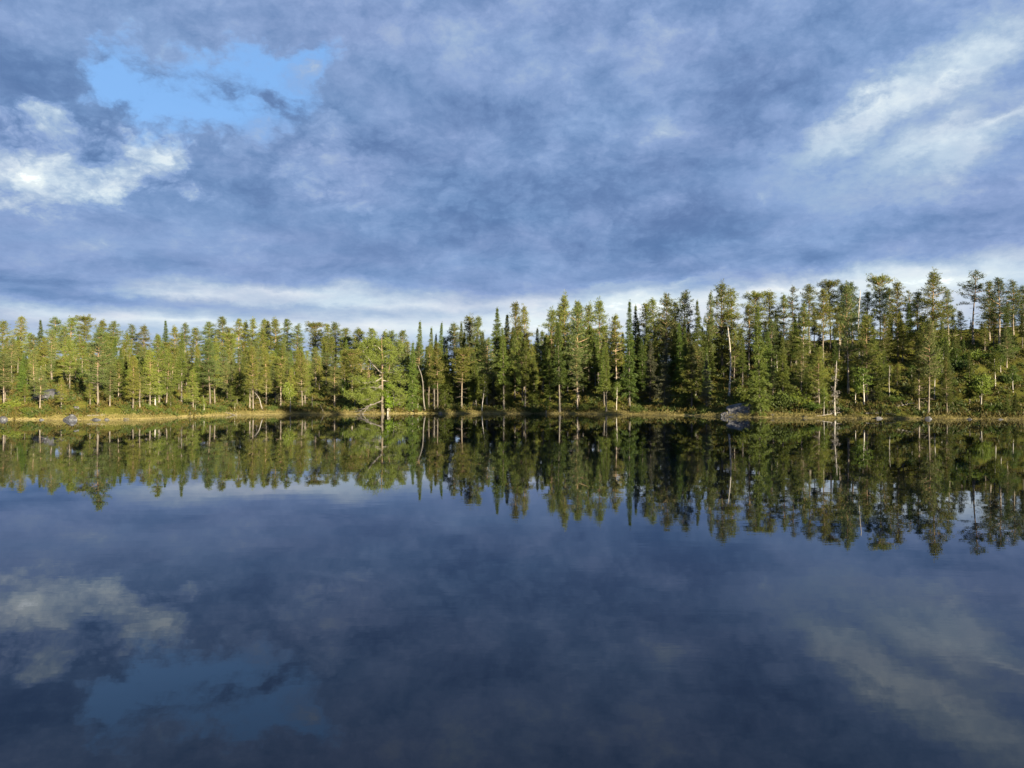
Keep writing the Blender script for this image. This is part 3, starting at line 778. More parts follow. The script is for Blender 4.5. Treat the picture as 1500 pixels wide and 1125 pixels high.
# ------------------------------------------------------------------ trees that can be told apart
# kind, column, foot (row in the photo, or metres behind the waterline when under 300), row of the top, girth, label
HERO = [
 # the left point
 ('pine_full', 144, 596, 480, 1.15, 'tall sunlit pine with pale bare lower limbs, tallest at the water on the left point'),
 ('pine_sparse', 8, 588, 540, 1.5, 'small half-dead grey pine with bristling bare limbs at the left end of the shore'),
 ('pine_bare', 17, 562, 494, 1.0, 'pine with a bare trunk behind the half-dead grey pine at the left end'),
 ('pine_narrow', 90, 600, 553, 1.3, 'small young pine growing right above the dark boulder on the left shore'),
 ('pine_bare', 76, 558, 482, 1.0, 'straight pine with orange trunk behind the mossy hump, right of its twin'),
 ('pine_bare', 62, 560, 494, 1.0, 'straight pine with orange trunk behind the mossy hump, left of its twin'),
 ('pine_broad', 102, 14, 497, 0.9, 'bushy dark pine between the twin orange trunks and the tallest pine of the left point'),
 ('pine_narrow', 132, 597, 556, 1.3, 'short pine just left of the foot of the tallest pine on the left point'),
 ('pine_narrow', 161, 596, 536, 1.2, 'double-looking slim pine just right of the tallest pine on the left point'),
 ('pine_narrow', 195, 601, 522, 1.1, 'slim pine with long pale trunk and a bleached branch sticking out low on its left'),
 ('pine_sparse', 205, 597, 538, 1.2, 'thin scraggy pine between two taller pale trunks on the left point'),
 ('pine_full', 220, 599, 512, 1.1, 'pine with stout pale foot at the right end of the left point'),
 ('pine_bare', 233, 590, 491, 1.0, 'tall pine with forked upper limbs where the left point drops to the bay'),
 ('pine_full', 244, 592, 516, 1.0, 'last pine on the grassy slope where the left point drops to the bay'),
 # the bay
 ('spruce_bare', 266, 592, 486, 1.0, 'dark spruce with a pale flared foot at the head of the grassy slope'),
 ('pine_bare', 308, 597, 498, 1.2, 'leafy pine with a thick golden trunk by the bay, left of the paired pale trunks'),
 ('pine_narrow', 315, 595, 520, 1.0, 'thinner pine leaning close against the pine with the golden trunk'),
 ('pine_bare', 366, 599, 512, 0.9, 'left trunk of the pair of long pale pines standing at the bay'),
 ('pine_bare', 371, 602, 508, 1.0, 'right and brighter trunk of the pair of long pale pines standing at the bay'),
 ('pine_bare', 376, 584, 500, 0.9, 'golden-stemmed pine close behind the pair of long pale pines'),
 ('pine_narrow', 390, 594, 515, 1.0, 'slim shaded pine right of the pair of long pale pines'),
 ('pine_full', 411, 593, 503, 1.05, 'pine with a grey lichened trunk behind the small white-stemmed birch of the bay'),
 ('pine_broad', 443, 597, 513, 0.85, 'round-headed dark-trunked pine halfway from the small bay birch to the old spreading pine'),
 ('birch_sapling', 425, 605, 563, 1.0, 'small green birch with a white stem at the edge of the bay'),
 ('birch_sapling', 344, 602, 586, 1.0, 'tiny lime green birch sapling in front of the dark trees of the bay'),
 ('birch_sapling', 299, 603, 582, 0.8, 'thin leafy birch shoots beside the leaning dead stick by the slope'),
 # round the old pine
 ('birch_fresh', 568, 0.5, 563, 1.1, 'vivid lime green birch bush against the foot of the old spreading pine'),
 ('spruce', 604, 602, 500, 0.95, 'bright yellow-green spruce clothed to the ground, next right of the old spreading pine'),
 ('spruce_thin', 615, 16, 470, 1.0, 'tallest dark spire of the three narrow spruces above the white bent snag'),
 ('spruce_thin', 630, 18, 479, 1.0, 'middle spire of the three narrow spruces above the white bent snag'),
 ('spruce_thin', 645, 20, 471, 0.9, 'right-hand thin spire of the three narrow spruces above the white bent snag'),
 ('spruce_bare', 636, 601, 497, 1.0, 'shaded spruce with a thin grey stem just right of the white bent snag'),
 ('snag_bent', 620, 603, 534, 1.0, 'white dead trunk bent over to the left at its top, standing at the water'),
 ('birch', 706, 604, 549, 1.0, 'shaded birch with a white foot, midway between the bent snag and the slim lit stems'),
 ('spruce', 727, 14, 450, 1.0, 'pointed spruce lit yellow at the top, left of the broad two-headed pine'),
 ('pine_full', 687, 16, 463, 1.25, 'broad pine left of the lit pointed spruce, breaking the skyline'),
 ('pine_narrow', 701, 13, 464, 1.2, 'conical pine close against the broad pine left of the lit pointed spruce'),
 # the dark middle
 ('spruce_bare', 738, 600, 478, 1.0, 'spruce with a pale grey stem bare from halfway down and a flared foot'),
 ('spruce_thin', 754, 583, 482, 1.0, 'spruce with a straight shaded stem in front of the broad two-headed pine'),
 ('pine_full', 758, 16, 443, 1.2, 'broad two-headed pine standing above the dark middle shore, its left head'),
 ('pine_full', 768, 17, 449, 1.0, 'broad two-headed pine standing above the dark middle shore, its right head'),
 ('spruce_bare', 769, 597, 500, 1.05, 'spruce skirted with grey dead twigs at the water below the two-headed pine'),
 ('birch_sapling', 800, 606, 585, 1.1, 'little round birch with a white stem alone on the strip of sedge'),
 ('spruce_bare', 820, 605, 470, 1.0, 'tall spruce with long bare pale trunk rising from the sedge at mid-shore'),
 ('pine_full', 830, 17, 432, 1.0, 'highest pine of the middle clump, with a pagoda-like tip'),
 ('pine_full', 806, 16, 453, 1.2, 'spreading pine with layered limbs reaching left at the left edge of the middle clump'),
 ('pine_bare', 847, 540, 446, 1.0, 'pine with a long pinkish trunk in the heart of the middle clump'),
 ('pine_full', 878, 14, 440, 1.15, 'full rounded pine lit yellow-green at the right edge of the middle clump'),
 ('spruce_bare', 888, 604, 505, 1.1, 'ragged dark spruce with grey dead twigs to the ground below the rounded lit pine'),
 ('pine_bare', 903, 525, 462, 1.1, 'round-headed bare-stemmed pine on the slope left of the thin spruce spike'),
 ('birch', 903, 602, 560, 0.9, 'young sunlit birch with a white stem beneath the pine with the round head'),
 ('spruce_thin', 922, 596, 440, 0.85, 'thin spruce spike with a bleached stem rising above its neighbours'),
 ('birch', 951, 585, 542, 0.9, 'grey-green shaded birch on the dark slope, left of the tall layered pine'),
 # towards the boulder
 ('pine_full', 975, 16, 430, 1.0, 'round-topped pine at the skyline, left of the long-trunked pine'),
 ('pine_bare', 1002, 20, 426, 1.1, 'long-trunked pine with a high open crown, left of the wide layered pine'),
 ('spruce', 1025, 12, 439, 0.8, 'pale spruce point between the long-trunked pine and the thin bare pine'),
 ('pine_bare', 1037, 14, 428, 0.55, 'thin bare pine with a tiny tuft of a crown beside the wide layered pine'),
 ('pine_full', 1058, 18, 415, 1.2, 'wide layered spiky-tipped pine, tallest tree left of the gap in the skyline'),
 ('pine_full', 1071, 19, 422, 1.35, 'pine with long level limbs merging with the wide layered pine on its right side'),
 ('snag', 1068, 581, 478, 1.0, 'tall white dead trunk with a jagged broken top, on the slope above the grey boulder'),
 ('spruce', 1008, 594, 494, 1.05, 'yellow-tipped spruce spreading low over the sedge, left of the boulder'),
 ('spruce_grey', 1035, 595, 519, 1.1, 'grey lichen-hung spruce standing in the shade left of the boulder'),
 ('birch', 1019, 587, 552, 0.8, 'white birch stem between the yellow-tipped spruce and the grey lichen-hung spruce'),
 ('spruce', 1113, 607, 447, 0.85, 'tallest shore spruce, directly right of the grey boulder'),
 ('spruce_thin', 1147, 593, 492, 1.15, 'half-bare spruce with a thin pale stem above the round green shrubs'),
 ('pine_full', 1176, 537, 444, 1.1, 'golden pine with a curved trunk on the open slope right of the boulder'),
 ('pine_bare', 1206, 535, 424, 1.0, 'pine with a very long clean reddish trunk at the edge of the mossy clearing'),
 ('pine_bare', 1243, 576, 414, 0.85, 'slender pine with a long dark trunk behind the dead spruce with lichen'),
 ('snag_twiggy', 1223, 610, 528, 0.9, 'dead spruce with lichen-covered twigs and a curved foot at the water'),
 ('birch', 1207, 610, 569, 1.0, 'small pale birch with a crooked white stem beside the lichen-covered dead spruce'),
 ('birch', 1253, 592, 556, 1.1, 'round bright birch just right of the lichen-covered dead spruce'),
 # the right slope
 ('pine_full', 1269, 592, 460, 1.15, 'wide-crowned tall pine with a golden stem right of the bright round birch'),
 ('snag', 1303, 582, 535, 0.9, 'short dead stump-like trunk alone in the clearing of the right slope'),
 ('pine_full', 1346, 602, 497, 0.95, 'pine with a pale skirted foot left of the thin white trunk on the right shore'),
 ('pine_bare', 1360, 607, 468, 0.8, 'thin straight pine with a white trunk down to the right shore'),
 ('birch', 1369, 586, 515, 0.8, 'birch with a curved white stem close behind the thin white-trunked pine'),
 ('birch', 1379, 572, 497, 1.0, 'lime green birch high on the slope behind the young right-shore pine'),
 ('pine_full', 1387, 607, 522, 0.9, 'young pine with a bare lower stem, right of the thin white-trunked pine'),
 ('spruce_thin', 1420, 592, 512, 1.0, 'young thin spruce at the left of the yellow-green many-stemmed birch'),
 ('birch_multi', 1437, 597, 548, 1.2, 'yellow-green birch with several white stems on the right slope'),
 ('spruce', 1474, 607, 578, 1.2, 'knee-high young conifer at the right end, left of its slightly taller twin'),
 ('spruce', 1488, 606, 574, 1.2, 'slightly taller twin of the young conifers at the right end of the shore'),
 ('pine_full', 1365, 20, 398, 1.35, 'great bushy pine standing out on the right skyline, left of the dark lone pine'),
 ('pine_airy', 1426, 26, 396, 1.25, 'dark lone pine with an open crown and limbs sweeping left on the right skyline'),
 ('pine_bare', 1289, 24, 406, 1.0, 'feathery see-through pine on the right skyline, left of the great bushy pine'),
 ('pine_full', 1316, 22, 413, 1.1, 'dense pine between the feathery pine and the great bushy pine on the skyline'),
 ('snag', 1259, 22, 424, 0.8, 'dead leafless pole on the skyline left of the feathery pine'),
 ('pine_bare', 1464, 23, 406, 1.25, 'foremost pine of the right-end clump with a lit grey trunk'),
 ('pine_full', 1450, 26, 411, 1.2, 'left pine of the dense clump at the right end of the skyline'),
 ('pine_bare', 1485, 26, 410, 1.2, 'right pine of the dense clump at the right end of the skyline'),
 ('birch', 1484, 575, 535, 1.1, 'low leafy birch half way up the slope at the right end'),
 # leaning dead sticks
 ('stick', 287, 603, 591, 1.0, 'short dead stick leaning left at the foot of the grassy slope'),
 ('stick', 384, 602, 572, 0.9, 'white dead stem leaning right between the paired pale pines and the slim shaded pine'),
 ('stick', 457, 596, 580, 0.9, 'pale dead stick on the dark bank left of the old spreading pine'),
 ('stick', 473, 604, 592, 0.9, 'short pale stick near the water left of the old spreading pine'),
]
for i, (kind, px, base, top, wf, lab) in enumerate(HERO):
    tl = {'stick': (-14, 16, -10, 8)[i % 4]}.get(kind, 0.0)
    tree(kind, px, base, top, wf, lab, rot=0.0 if kind == 'snag_bent' else None, tilt=tl)

# ------------------------------------------------------------------ skyline trees, counted off between landmarks
def skyline(items, phrase, kind_of):
    for i, (kind, px, base, top, wf) in enumerate(items):
        fam = CAT[kind.split('_')[0]]
        tree(kind, px, base, top, wf * (1.28 if px < 600 else 1.12), phrase.format(o=ORD[i], k=fam), group='trees breaking the skyline')
ORD = ['first', 'second', 'third', 'fourth', 'fifth', 'sixth', 'seventh', 'eighth', 'ninth']
skyline([('pine_full', 5, 95, 470, 1.2), ('pine_full', 29, 90, 463, 1.2), ('spruce_thin', 59, 95, 468, 1.0), ('pine_full', 80, 98, 464, 1.2), ('pine_full', 104, 92, 465, 1.4), ('pine_bare', 123, 96, 465, 1.1)],
        'ridge {k}, {o} from the left end of the far skyline', 0)
skyline([('pine_full', 151, 95, 469, 1.3), ('pine_full', 166, 98, 470, 1.2), ('pine_bare', 192, 95, 475, 1.2), ('pine_full', 211, 90, 477, 1.2), ('spruce_thin', 242, 88, 469, 1.0), ('pine_full', 256, 90, 478, 1.1)],
        'ridge {k}, {o} skyline tree right of the tallest pine on the left point', 0)
skyline([('pine_bare', 271, 92, 473, 1.1), ('pine_full', 287, 90, 480, 1.2), ('pine_full', 306, 88, 471, 1.2), ('pine_bare', 323, 85, 464, 1.3), ('pine_bare', 349, 92, 467, 1.1), ('pine_full', 360, 95, 471, 1.0)],
        'ridge {k}, {o} skyline tree right of the grassy slope of the point', 0)
skyline([('pine_full', 370, 90, 466, 1.1), ('pine_full', 383, 88, 467, 1.1), ('pine_bare', 392, 90, 470, 1.0), ('pine_full', 404, 85, 467, 1.2), ('pine_narrow', 420, 85, 467, 1.1), ('pine_bare', 435, 80, 475, 1.2)],
        'ridge {k}, {o} skyline tree rightward from above the paired pale trunks', 0)
skyline([('pine_bare', 464, 80, 474, 1.2), ('pine_bare', 478, 78, 475, 1.0), ('pine_bare', 491, 70, 472, 1.2), ('pine_full', 507, 66, 480, 1.3), ('pine_broad', 524, 60, 481, 1.0), ('pine_bare', 544, 55, 481, 1.3), ('pine_full', 563, 48, 485, 1.1), ('pine_full', 575, 44, 484, 1.2), ('pine_bare', 588, 40, 484, 1.2)],
        'rounded {k}, {o} skyline tree of the row leading to the old spreading pine', 0)
skyline([('spruce_thin', 639, 24, 488, 0.8), ('pine_full', 665, 22, 473, 1.1), ('spruce_thin', 676, 24, 472, 0.9)],
        'dark {k}, {o} skyline tree between the three spires and the broad pine', 0)
skyline([('spruce_thin', 741, 20, 460, 1.0), ('spruce', 786, 22, 480, 0.9), ('pine_full', 818, 22, 447, 1.0), ('pine_bare', 850, 20, 441, 1.0), ('pine_full', 862, 20, 446, 1.0)],
        'middle {k}, {o} skyline tree counted rightward from the lit pointed spruce', 0)
skyline([('spruce_thin', 931, 24, 446, 0.9), ('pine_full', 943, 22, 444, 1.0), ('pine_full', 959, 20, 437, 1.1), ('pine_full', 989, 22, 442, 1.1)],
        'skyline {k}, {o} one right of the thin spruce spike', 0)
skyline([('pine_narrow', 1097, 20, 448, 1.2), ('pine_bare', 1108, 22, 430, 1.1), ('pine_full', 1128, 22, 427, 1.2), ('pine_full', 1148, 22, 432, 1.1), ('pine_airy', 1162, 26, 419, 0.8), ('pine_bare', 1186, 26, 416, 1.2)],
        'skyline {k}, {o} one right of the wide layered pine', 0)
skyline([('pine_bare', 1217, 27, 413, 1.0), ('pine_full', 1231, 26, 416, 1.1), ('pine_full', 1249, 25, 413, 1.2), ('pine_full', 1273, 26, 427, 1.1)],
        'skyline {k}, {o} one right of the very long reddish trunk', 0)
skyline([('pine_bare', 1303, 30, 422, 1.0), ('pine_airy', 1333, 30, 425, 1.0), ('pine_full', 1343, 22, 427, 1.1), ('pine_bare', 1390, 26, 424, 1.0), ('pine_full', 1408, 28, 455, 1.1), ('pine_full', 1500, 26, 418, 1.3)],
        'right skyline {k}, {o} one right of the feathery pine', 0)

# ------------------------------------------------------------------ the old spreading pine, built limb by limb
def old_pine():
    D0 = shore_d(560) + 0.9
    k = D0 / F
    rng = np.random.default_rng(77)
    def P(x, y, dy=0.0):
        return Vector(((x - 560.5) * k, dy, (604.5 - y) * k))
    x0 = (560.5 - CX) / F * D0
    e = bpy.data.objects.new('pine_tree', None); col.objects.link(e)
    e.location = (x0, D0, ground(x0, D0) - 0.05)
    e['label'] = 'old spreading pine with bare pale boughs hanging over the water at the bay end'
    e['category'] = 'pine'
    tk = MB()
    main = [P(560.5, 606), P(560, 590), P(560, 575), P(559.5, 551, .1), P(559.5, 523, .2), P(558.5, 505, .2), P(559, 492, .1)]
    tk.tube(main, [.25, .17, .145, .125, .10, .07, .035], 8)
    obj_from('trunk', None, None, None, e, me=tk.mesh('trunk', BARK, True))
    t2 = MB()
    sec = [P(569, 606, .4), P(569.3, 590, .4), P(569, 575, .5), P(567, 555, .7), P(569, 532, .9), P(571, 512, 1.0), P(571, 500, 1.0)]
    t2.tube(sec, [.20, .15, .13, .11, .09, .06, .03], 7)
    obj_from('trunk', None, None, None, e, me=t2.mesh('second_trunk', BARK, True))
    limbs = [
     ([(559.5, 545, 0), (548, 534, -.5), (538, 518, -1.0), (533, 511, -1.2), (530, 503, -1.3)], .12),
     ([(535, 513, -1.1), (543, 505, -.9), (547, 500, -.8)], .06),
     ([(545, 529, -.6), (536, 528, -.2), (526, 520, .6)], .06),
     ([(559.5, 551, 0), (550, 558, -.8), (537, 560, -1.6), (529, 558, -2.0), (525, 555, -2.1)], .11),
     ([(560, 563, 0), (547, 571, -.6), (543, 581, -.9), (536, 585, -1.2), (528, 589, -1.6)], .10),
     ([(560, 567, 0), (545, 566, -.2), (531, 568, .2), (516, 575, .6)], .10),
     ([(560, 585, 0), (551, 589, -.8), (541, 594, -1.5), (534, 599, -1.9), (530, 606, -2.0)], .10),
     ([(546, 590, -1.1), (541, 595, -1.6), (537, 602, -1.9), (535, 608, -2.0)], .08),
     ([(560, 572, 0), (550, 580, 1.0), (540, 583, 1.8), (528, 581, 2.4)], .08),
     ([(568, 563, .4), (575, 570, -.2), (584, 578, -.6)], .09),
     ([(575, 570, -.2), (577, 578, -.3), (577, 586, -.3)], .04),
     ([(560, 545, .1), (571, 544, -.4), (583, 546, -.8)], .08),
     ([(559.7, 534, .1), (567, 532, -.4), (577, 527, -.8)], .07),
     ([(559.5, 522, .2), (568, 518, .8), (578, 516, 1.4)], .06),
     ([(559.5, 526, .2), (550, 520, 1.0), (541, 514, 1.7)], .06),
     ([(560, 556, 0), (571, 558, 1.0), (580, 556, 1.8)], .07),
     ([(559, 512, .2), (552, 506, -.6), (546, 503, -1.0)], .05),
     ([(570, 520, .9), (578, 512, .6), (583, 508, .3)], .05),
     ([(559, 508, .2), (566, 502, .7), (570, 498, 1.0)], .05),
     ([(560, 558, .1), (548, 561, .9), (536, 570, 1.5), (524, 578, 1.9)], .07),
     ([(560, 575, .1), (552, 578, -.5), (540, 584, -.9), (527, 584, -1.0), (518, 580, -.8)], .07),
     ([(560, 578, .1), (550, 583, .4), (542, 591, .6), (537, 597, .7)], .05),
     ([(569, 572, .5), (577, 576, .3), (583, 584, .1), (586, 592, .0)], .05),
     ([(569, 552, .7), (577, 553, .5), (587, 560, .2)], .06),
    ]
    cr = MB()
    C, B = [], []
    for n_, (pts, r0) in enumerate(limbs):
        q = [P(*p) for p in pts]
        mb = MB()
        dense = []
        for i in range(len(q) - 1):
            for j in range(3):
                dense.append(q[i].lerp(q[i + 1], j / 3) + Vector(rng.normal(size=3) * 0.04 * (0 if i + j == 0 else 1)))
        dense.append(q[-1])
        L = len(dense)
        mb.tube(dense, [0.85 * r0 * (1 - 0.75 * i / (L - 1)) + 0.012 for i in range(L)], 5)
        hanging = n_ in (6, 7, 10)
        for i in range(2, L, 1):
            for rep in range(3 if n_ > 18 else 2):
                a = rng.uniform(0, 6.3)
                tp = curve_pts(dense[i], (math.cos(a), math.sin(a), 0.25 if not hanging else -0.3), rng.uniform(0.5, 1.5), 3, 0.05, rng, 0.15)
                mb.tube(tp, [.022, .016, .011, .006], 3)
                if not hanging and (i > L * 0.2 or n_ > 10):
                    for p_ in tp[1:]:
                        for z_ in range(2):
                            C.append(np.array(p_) + rng.normal(size=3) * 0.17); B.append(np.array((0, 0, .15)))
        obj_from('bough', None, None, None, e, me=mb.mesh('bough', DEAD, True))
    # high crown
    for i in range(230):
        a = rng.uniform(0, 6.3); r_ = math.sqrt(rng.uniform(0, 1))
        c = P(557 + 24 * r_ * math.cos(a), 514 + 19 * r_ * math.sin(a), rng.normal() * 1.1)
        if rng.random() < 0.75: C.append(np.array(c)); B.append(np.array((0, 0, .2)))
    needles(cr, C, rng, 15, 0.28, 0.048, up=0.4, spread=0.11, bias=B)
    obj_from('crown', None, None, None, e, me=cr.mesh('old_pine_crown', PINE))
old_pine()

# ------------------------------------------------------------------ the rest of the forest, row by row
TOPX = [-60, 0, 60, 100, 160, 210, 250, 290, 320, 400, 430, 460, 500, 560, 600, 640, 660, 690, 720, 745, 765, 785, 800, 830, 880, 900, 930, 950, 970, 1000, 1020, 1050, 1075, 1090, 1110, 1130, 1200, 1250, 1300, 1350, 1365, 1390, 1410, 1440, 1500, 1560]
TOPY = [474, 476, 474, 472, 476, 483, 485, 485, 475, 474, 482, 487, 482, 488, 494, 494, 484, 474, 474, 472, 460, 486, 474, 456, 454, 472, 468, 462, 450, 444, 466, 446, 440, 470, 448, 444, 440, 432, 434, 438, 420, 442, 470, 430, 422, 420]
used = [(h_[1], h_[2] if h_[2] < 300 else None) for h_ in HERO]
def zone(px):
    for a, s in ((100, 'around the mossy hump of the left point'), (250, 'behind the tallest pine of the left point'), (400, 'behind the paired pale trunks of the bay'), (530, 'left of the old spreading pine'),
                 (660, 'behind the old pine and the bent snag'), (770, 'below the lit pointed spruce'), (900, 'inside the dark middle clump'), (1050, 'left of the grey boulder'), (1160, 'above the grey boulder'),
                 (1280, 'behind the lichen-covered dead spruce'), (1400, 'below the great bushy pine'), (9999, 'on the open slope at the right end')):
        if px < a: return s
def depth_word(f): return 'near the water' if f < 0.3 else 'half way back' if f < 0.68 else 'far back'
# rows: distance behind the water, first and last column, spacing, share kept
ROWS = [(5, -40, 600, 26, .45), (11, -40, 600, 22, .62), (18, -40, 600, 20, .72), (27, -40, 610, 19, .80), (38, -40, 610, 18, .82), (52, -40, 600, 18, .85), (68, -40, 560, 17, .9), (84, -40, 500, 17, .9),
        (5, 590, 1050, 24, .65), (9, 590, 1050, 20, .8), (13, 600, 1050, 19, .85), (17, 600, 1060, 18, .85), (22, 600, 1060, 18, .8),
        (29, 620, 1060, 17, .9), (38, 640, 1060, 17, .9), (36, 1050, 1550, 17, .9), (31, 1050, 1550, 22, .7),
        (6, 1050, 1550, 30, .38), (11, 1050, 1550, 26, .48), (16, 1050, 1550, 23, .6), (22, 1050, 1550, 21, .72), (28, 1050, 1550, 20, .6)]
rf = random.Random(21)
nfill = 0
for (s, a, b, step, keep) in ROWS:
    px = a + rf.uniform(0, step)
    while px < b:
        p = px + rf.uniform(-0.4, 0.4) * step
        px += step
        if rf.random() > keep: continue
        left, mid = p < 560, 560 <= p < 1050
        if 1395 < p < 1500 and s < 22 and rf.random() < 0.75: continue
        if 1270 < p < 1345 and s < 12 and rf.random() < 0.8: continue
        if 60 < p < 130 and s < 16: continue
        if left and s < 8 and 250 < p < 420 and rf.random() < 0.6: continue
        if s < 10 and abs(p - 560) < 36: continue
        if s < 8 and abs(p - 1085) < 30: continue
        smax = 95 if p < 450 else itp(p, [450, 620], [80, 26]) if p < 620 else 26 if p < 1050 else 30
        f = min(s / smax, 1)
        back = itp(p, TOPX, TOPY) + 5
        front = 540 if left else 520 if mid else 530
        top = front + (back - front) * min(f ** (0.75 if left else 0.8) + 0.02, 1) + rf.gauss(0, 9) * (1 - 0.6 * f) + (abs(rf.gauss(0, 8)) if f > 0.5 else 0)
        top = max(top, back)
        u = rf.random()
        if left: kind = 'pine_full' if u < .38 else 'pine_bare' if u < .68 else 'pine_narrow' if u < .80 else 'pine_sparse' if u < .86 else 'spruce' if u < .95 else 'spruce_thin'
        elif mid: kind = 'spruce' if u < .28 else 'spruce_thin' if u < .48 else 'spruce_bare' if u < .66 else 'pine_full' if u < .82 else 'pine_bare' if u < .95 else 'spruce_grey'
        else: kind = 'pine_full' if u < .30 else 'pine_bare' if u < .50 else 'pine_narrow' if u < .60 else 'spruce' if u < .74 else 'spruce_thin' if u < .86 else 'birch' if u < .94 else 'spruce_bare'
        if kind == 'birch': top = max(top, 535)
        if p > 600 and s > 28: top += rf.uniform(12, 40); kind = rf.choice(['spruce', 'pine_full', 'spruce_grey' if mid else 'pine_full', 'spruce'])
        fam = CAT[kind.split('_')[0]]
        z_ = zone(p); dw = depth_word(f)
        lab = 'nondescript %s packed among trees %s, %s' % (fam, z_, dw)
        tree(kind, p, s + rf.uniform(-2.2, 2.2) * (1 if s < 30 else 2), top, rf.uniform(0.9, 1.25) * (1.18 if left and s > 20 else 1.05), lab, group='%s trees %s, %s' % (fam, z_, dw))
        nfill += 1

# young trees under the big ones
for n_ in range(150):
    p = rf.uniform(-20, 1540)
    if 60 < p < 135 or abs(p - 560) < 45 or abs(p - 1085) < 30 or 1400 < p < 1440: continue
    smax = 60 if p < 500 else 20
    s = rf.uniform(4, smax)
    d = shore_d(p) + s
    zg = ground((p - CX) / F * d, d)
    hh = rf.uniform(2.0, 4.6)
    kind = rf.choice(['spruce', 'spruce', 'spruce', 'spruce_thin', 'birch_sapling', 'spruce_grey', 'birch', 'pine_full'])
    fam = CAT[kind.split('_')[0]]
    z_ = zone(p)
    tree(kind, p, s, HY - (zg + hh - CAM_H) / d * F, 1.15, 'small young %s under the taller trees %s' % (fam, z_), group='young %s %s' % (fam, z_))

# ------------------------------------------------------------------ shrubs
SHR = [(1096, 588, 22, 'pale', 'round light green shrub growing over the top of the grey boulder'),
       (1130, 596, 26, '', 'wide round shrub right behind the foot of the tallest shore spruce'),
       (1152, 596, 24, '', 'tall round shrub below the half-bare spruce'),
       (1122, 600, 12, 'pale', 'low yellow-green shrub at the foot of the tallest shore spruce'),
       (1164, 592, 18, 'pale', 'sunlit shrub on the right of the tall round shrub'),
       (1190, 600, 12, 'pale', 'yellow shrub left of the crooked white-stemmed birch'),
       (1234, 604, 10, '', 'dark green shrub right of the lichen-covered dead spruce'),
       (1280, 588, 12, 'pale', 'pale shrub right of the foot of the wide-crowned tall pine'),
       (1312, 590, 11, 'pale', 'pale shrub at the foot of the short dead trunk in the clearing'),
       (1330, 575, 14, '', 'green shrub up the slope right of the short dead trunk'),
       (1400, 598, 14, '', 'green shrub between the young right-shore pine and the many-stemmed birch'),
       (1455, 602, 12, 'pale', 'pale shrub right below the many-stemmed birch'),
       (1478, 560, 18, '', 'wide shrub on the mossy slope at the right end'),
       (1430, 530, 18, 'pale', 'bright shrub on the upper mossy slope under the dark lone pine'),
       (1405, 540, 16, '', 'dark shrub on the upper slope left of the bright one'),
       (1470, 520, 16, 'pale', 'sunlit shrub under the right-end pine clump'),
       (784, 604, 12, '', 'small dark shrub left of the little round birch on the sedge'),
       (860, 602, 12, '', 'low shrub in the shade of the middle clump'),
       (935, 604, 12, '', 'low shrub in the shade left of the yellow-tipped spruce'),
       (665, 601, 12, '', 'shrub in the shade between the bent snag and the shaded birch'),
       (515, 602, 12, '', 'low shrub beneath the left boughs of the old spreading pine'),
       (18, 598, 12, 'pale', 'bright green shrub near the left end of the shore'),
       (40, 604, 9, 'pale', 'low ochre shrub left of the dark boulder'),
       (118, 604, 8, '', 'low shrub just right of the dark boulder'),
       (224, 603, 10, 'pale', 'lime shrub at the foot of the last trunks of the left point'),
       (256, 600, 10, 'pale', 'lime shrub on the grassy slope of the left point'),
       (325, 602, 10, '', 'green shrub beside the pine with the golden trunk'),
       (400, 602, 9, '', 'green shrub near the small white-stemmed birch of the bay')]
for (px, py, hp, kk, lab) in SHR:
    tree('bush_pale' if kk else 'bush', px, py, py - hp, 1.35, lab)

# ------------------------------------------------------------------ rocks
def rock(px, py, w, hgt, mat, seed, label, dep=None, rot=0.0):
    d = ground_hit(px, py) if dep is None else shore_d(px) + dep
    x = (px - CX) / F * d
    bm = bmesh.new()
    bmesh.ops.create_icosphere(bm, subdivisions=5, radius=1.0)
    k = d / F
    for v in bm.verts:
        p = v.co.copy()
        c = p.normalized()
        # facets cut by planes, then rough relief
        r_ = 1.0
        for q in range(9):
            a = mnoise.random_unit_vector() if False else Vector((math.sin(q * 2.4 + seed), math.cos(q * 1.7 + seed * 1.3), math.sin(q * 3.1 + seed * .7))).normalized()
            dt = c.dot(a)
            if dt > 0.2: r_ = min(r_, (0.72 + 0.2 * math.sin(q * 5 + seed)) / dt)
        r_ *= 1 + 0.10 * mnoise.fractal(c * 2.2 + Vector((seed, 0, 0)), 1.0, 2.0, 5)
        if c.z < 0: c = Vector((c.x, c.y, 0)).normalized() * min(1.0, 4 * math.hypot(c.x, c.y)) + Vector((0, 0, c.z))
        v.co = Vector((c.x * w * k * 0.5 * r_ * 1.25, c.y * w * k * 0.42 * r_, c.z * hgt * k * r_ * 1.2))
    me = bpy.data.meshes.new('boulder'); bm.to_mesh(me); bm.free()
    me.polygons.foreach_set('use_smooth', [True] * len(me.polygons))
    me.materials.append(mat)
    o = bpy.data.objects.new('boulder', me); col.objects.link(o)
    o.location = (x, d, max(ground(x, d) - 0.05, -0.05)); o.rotation_euler = (0, 0, rot)
    o['label'] = label; o['category'] = 'boulder'
rock(1088, 608, 44, 10.5, ROCK, 5.2, 'big pale grey boulder with sloping top at the water right of the middle', 1.2)
rock(1064, 609, 16, 5, ROCK, 5.2, 'low pale rock at the left foot of the big grey boulder', 0.2)
rock(103, 613, 17, 8, DROCK, 7.7, 'dark pointed boulder with a pale face standing in the water at the left point', -0.1)
rock(5, 613, 11, 5, DROCK, 9.4, 'dark rock at the waterline at the left edge', 0.0)
rock(141, 614, 15, 3.2, DROCK, 11.9, 'dark rock standing in for the shaded hollow under the bank below the tallest pine of the left point', -0.1)  # its dark colour also stands in for shade in the bank hollow
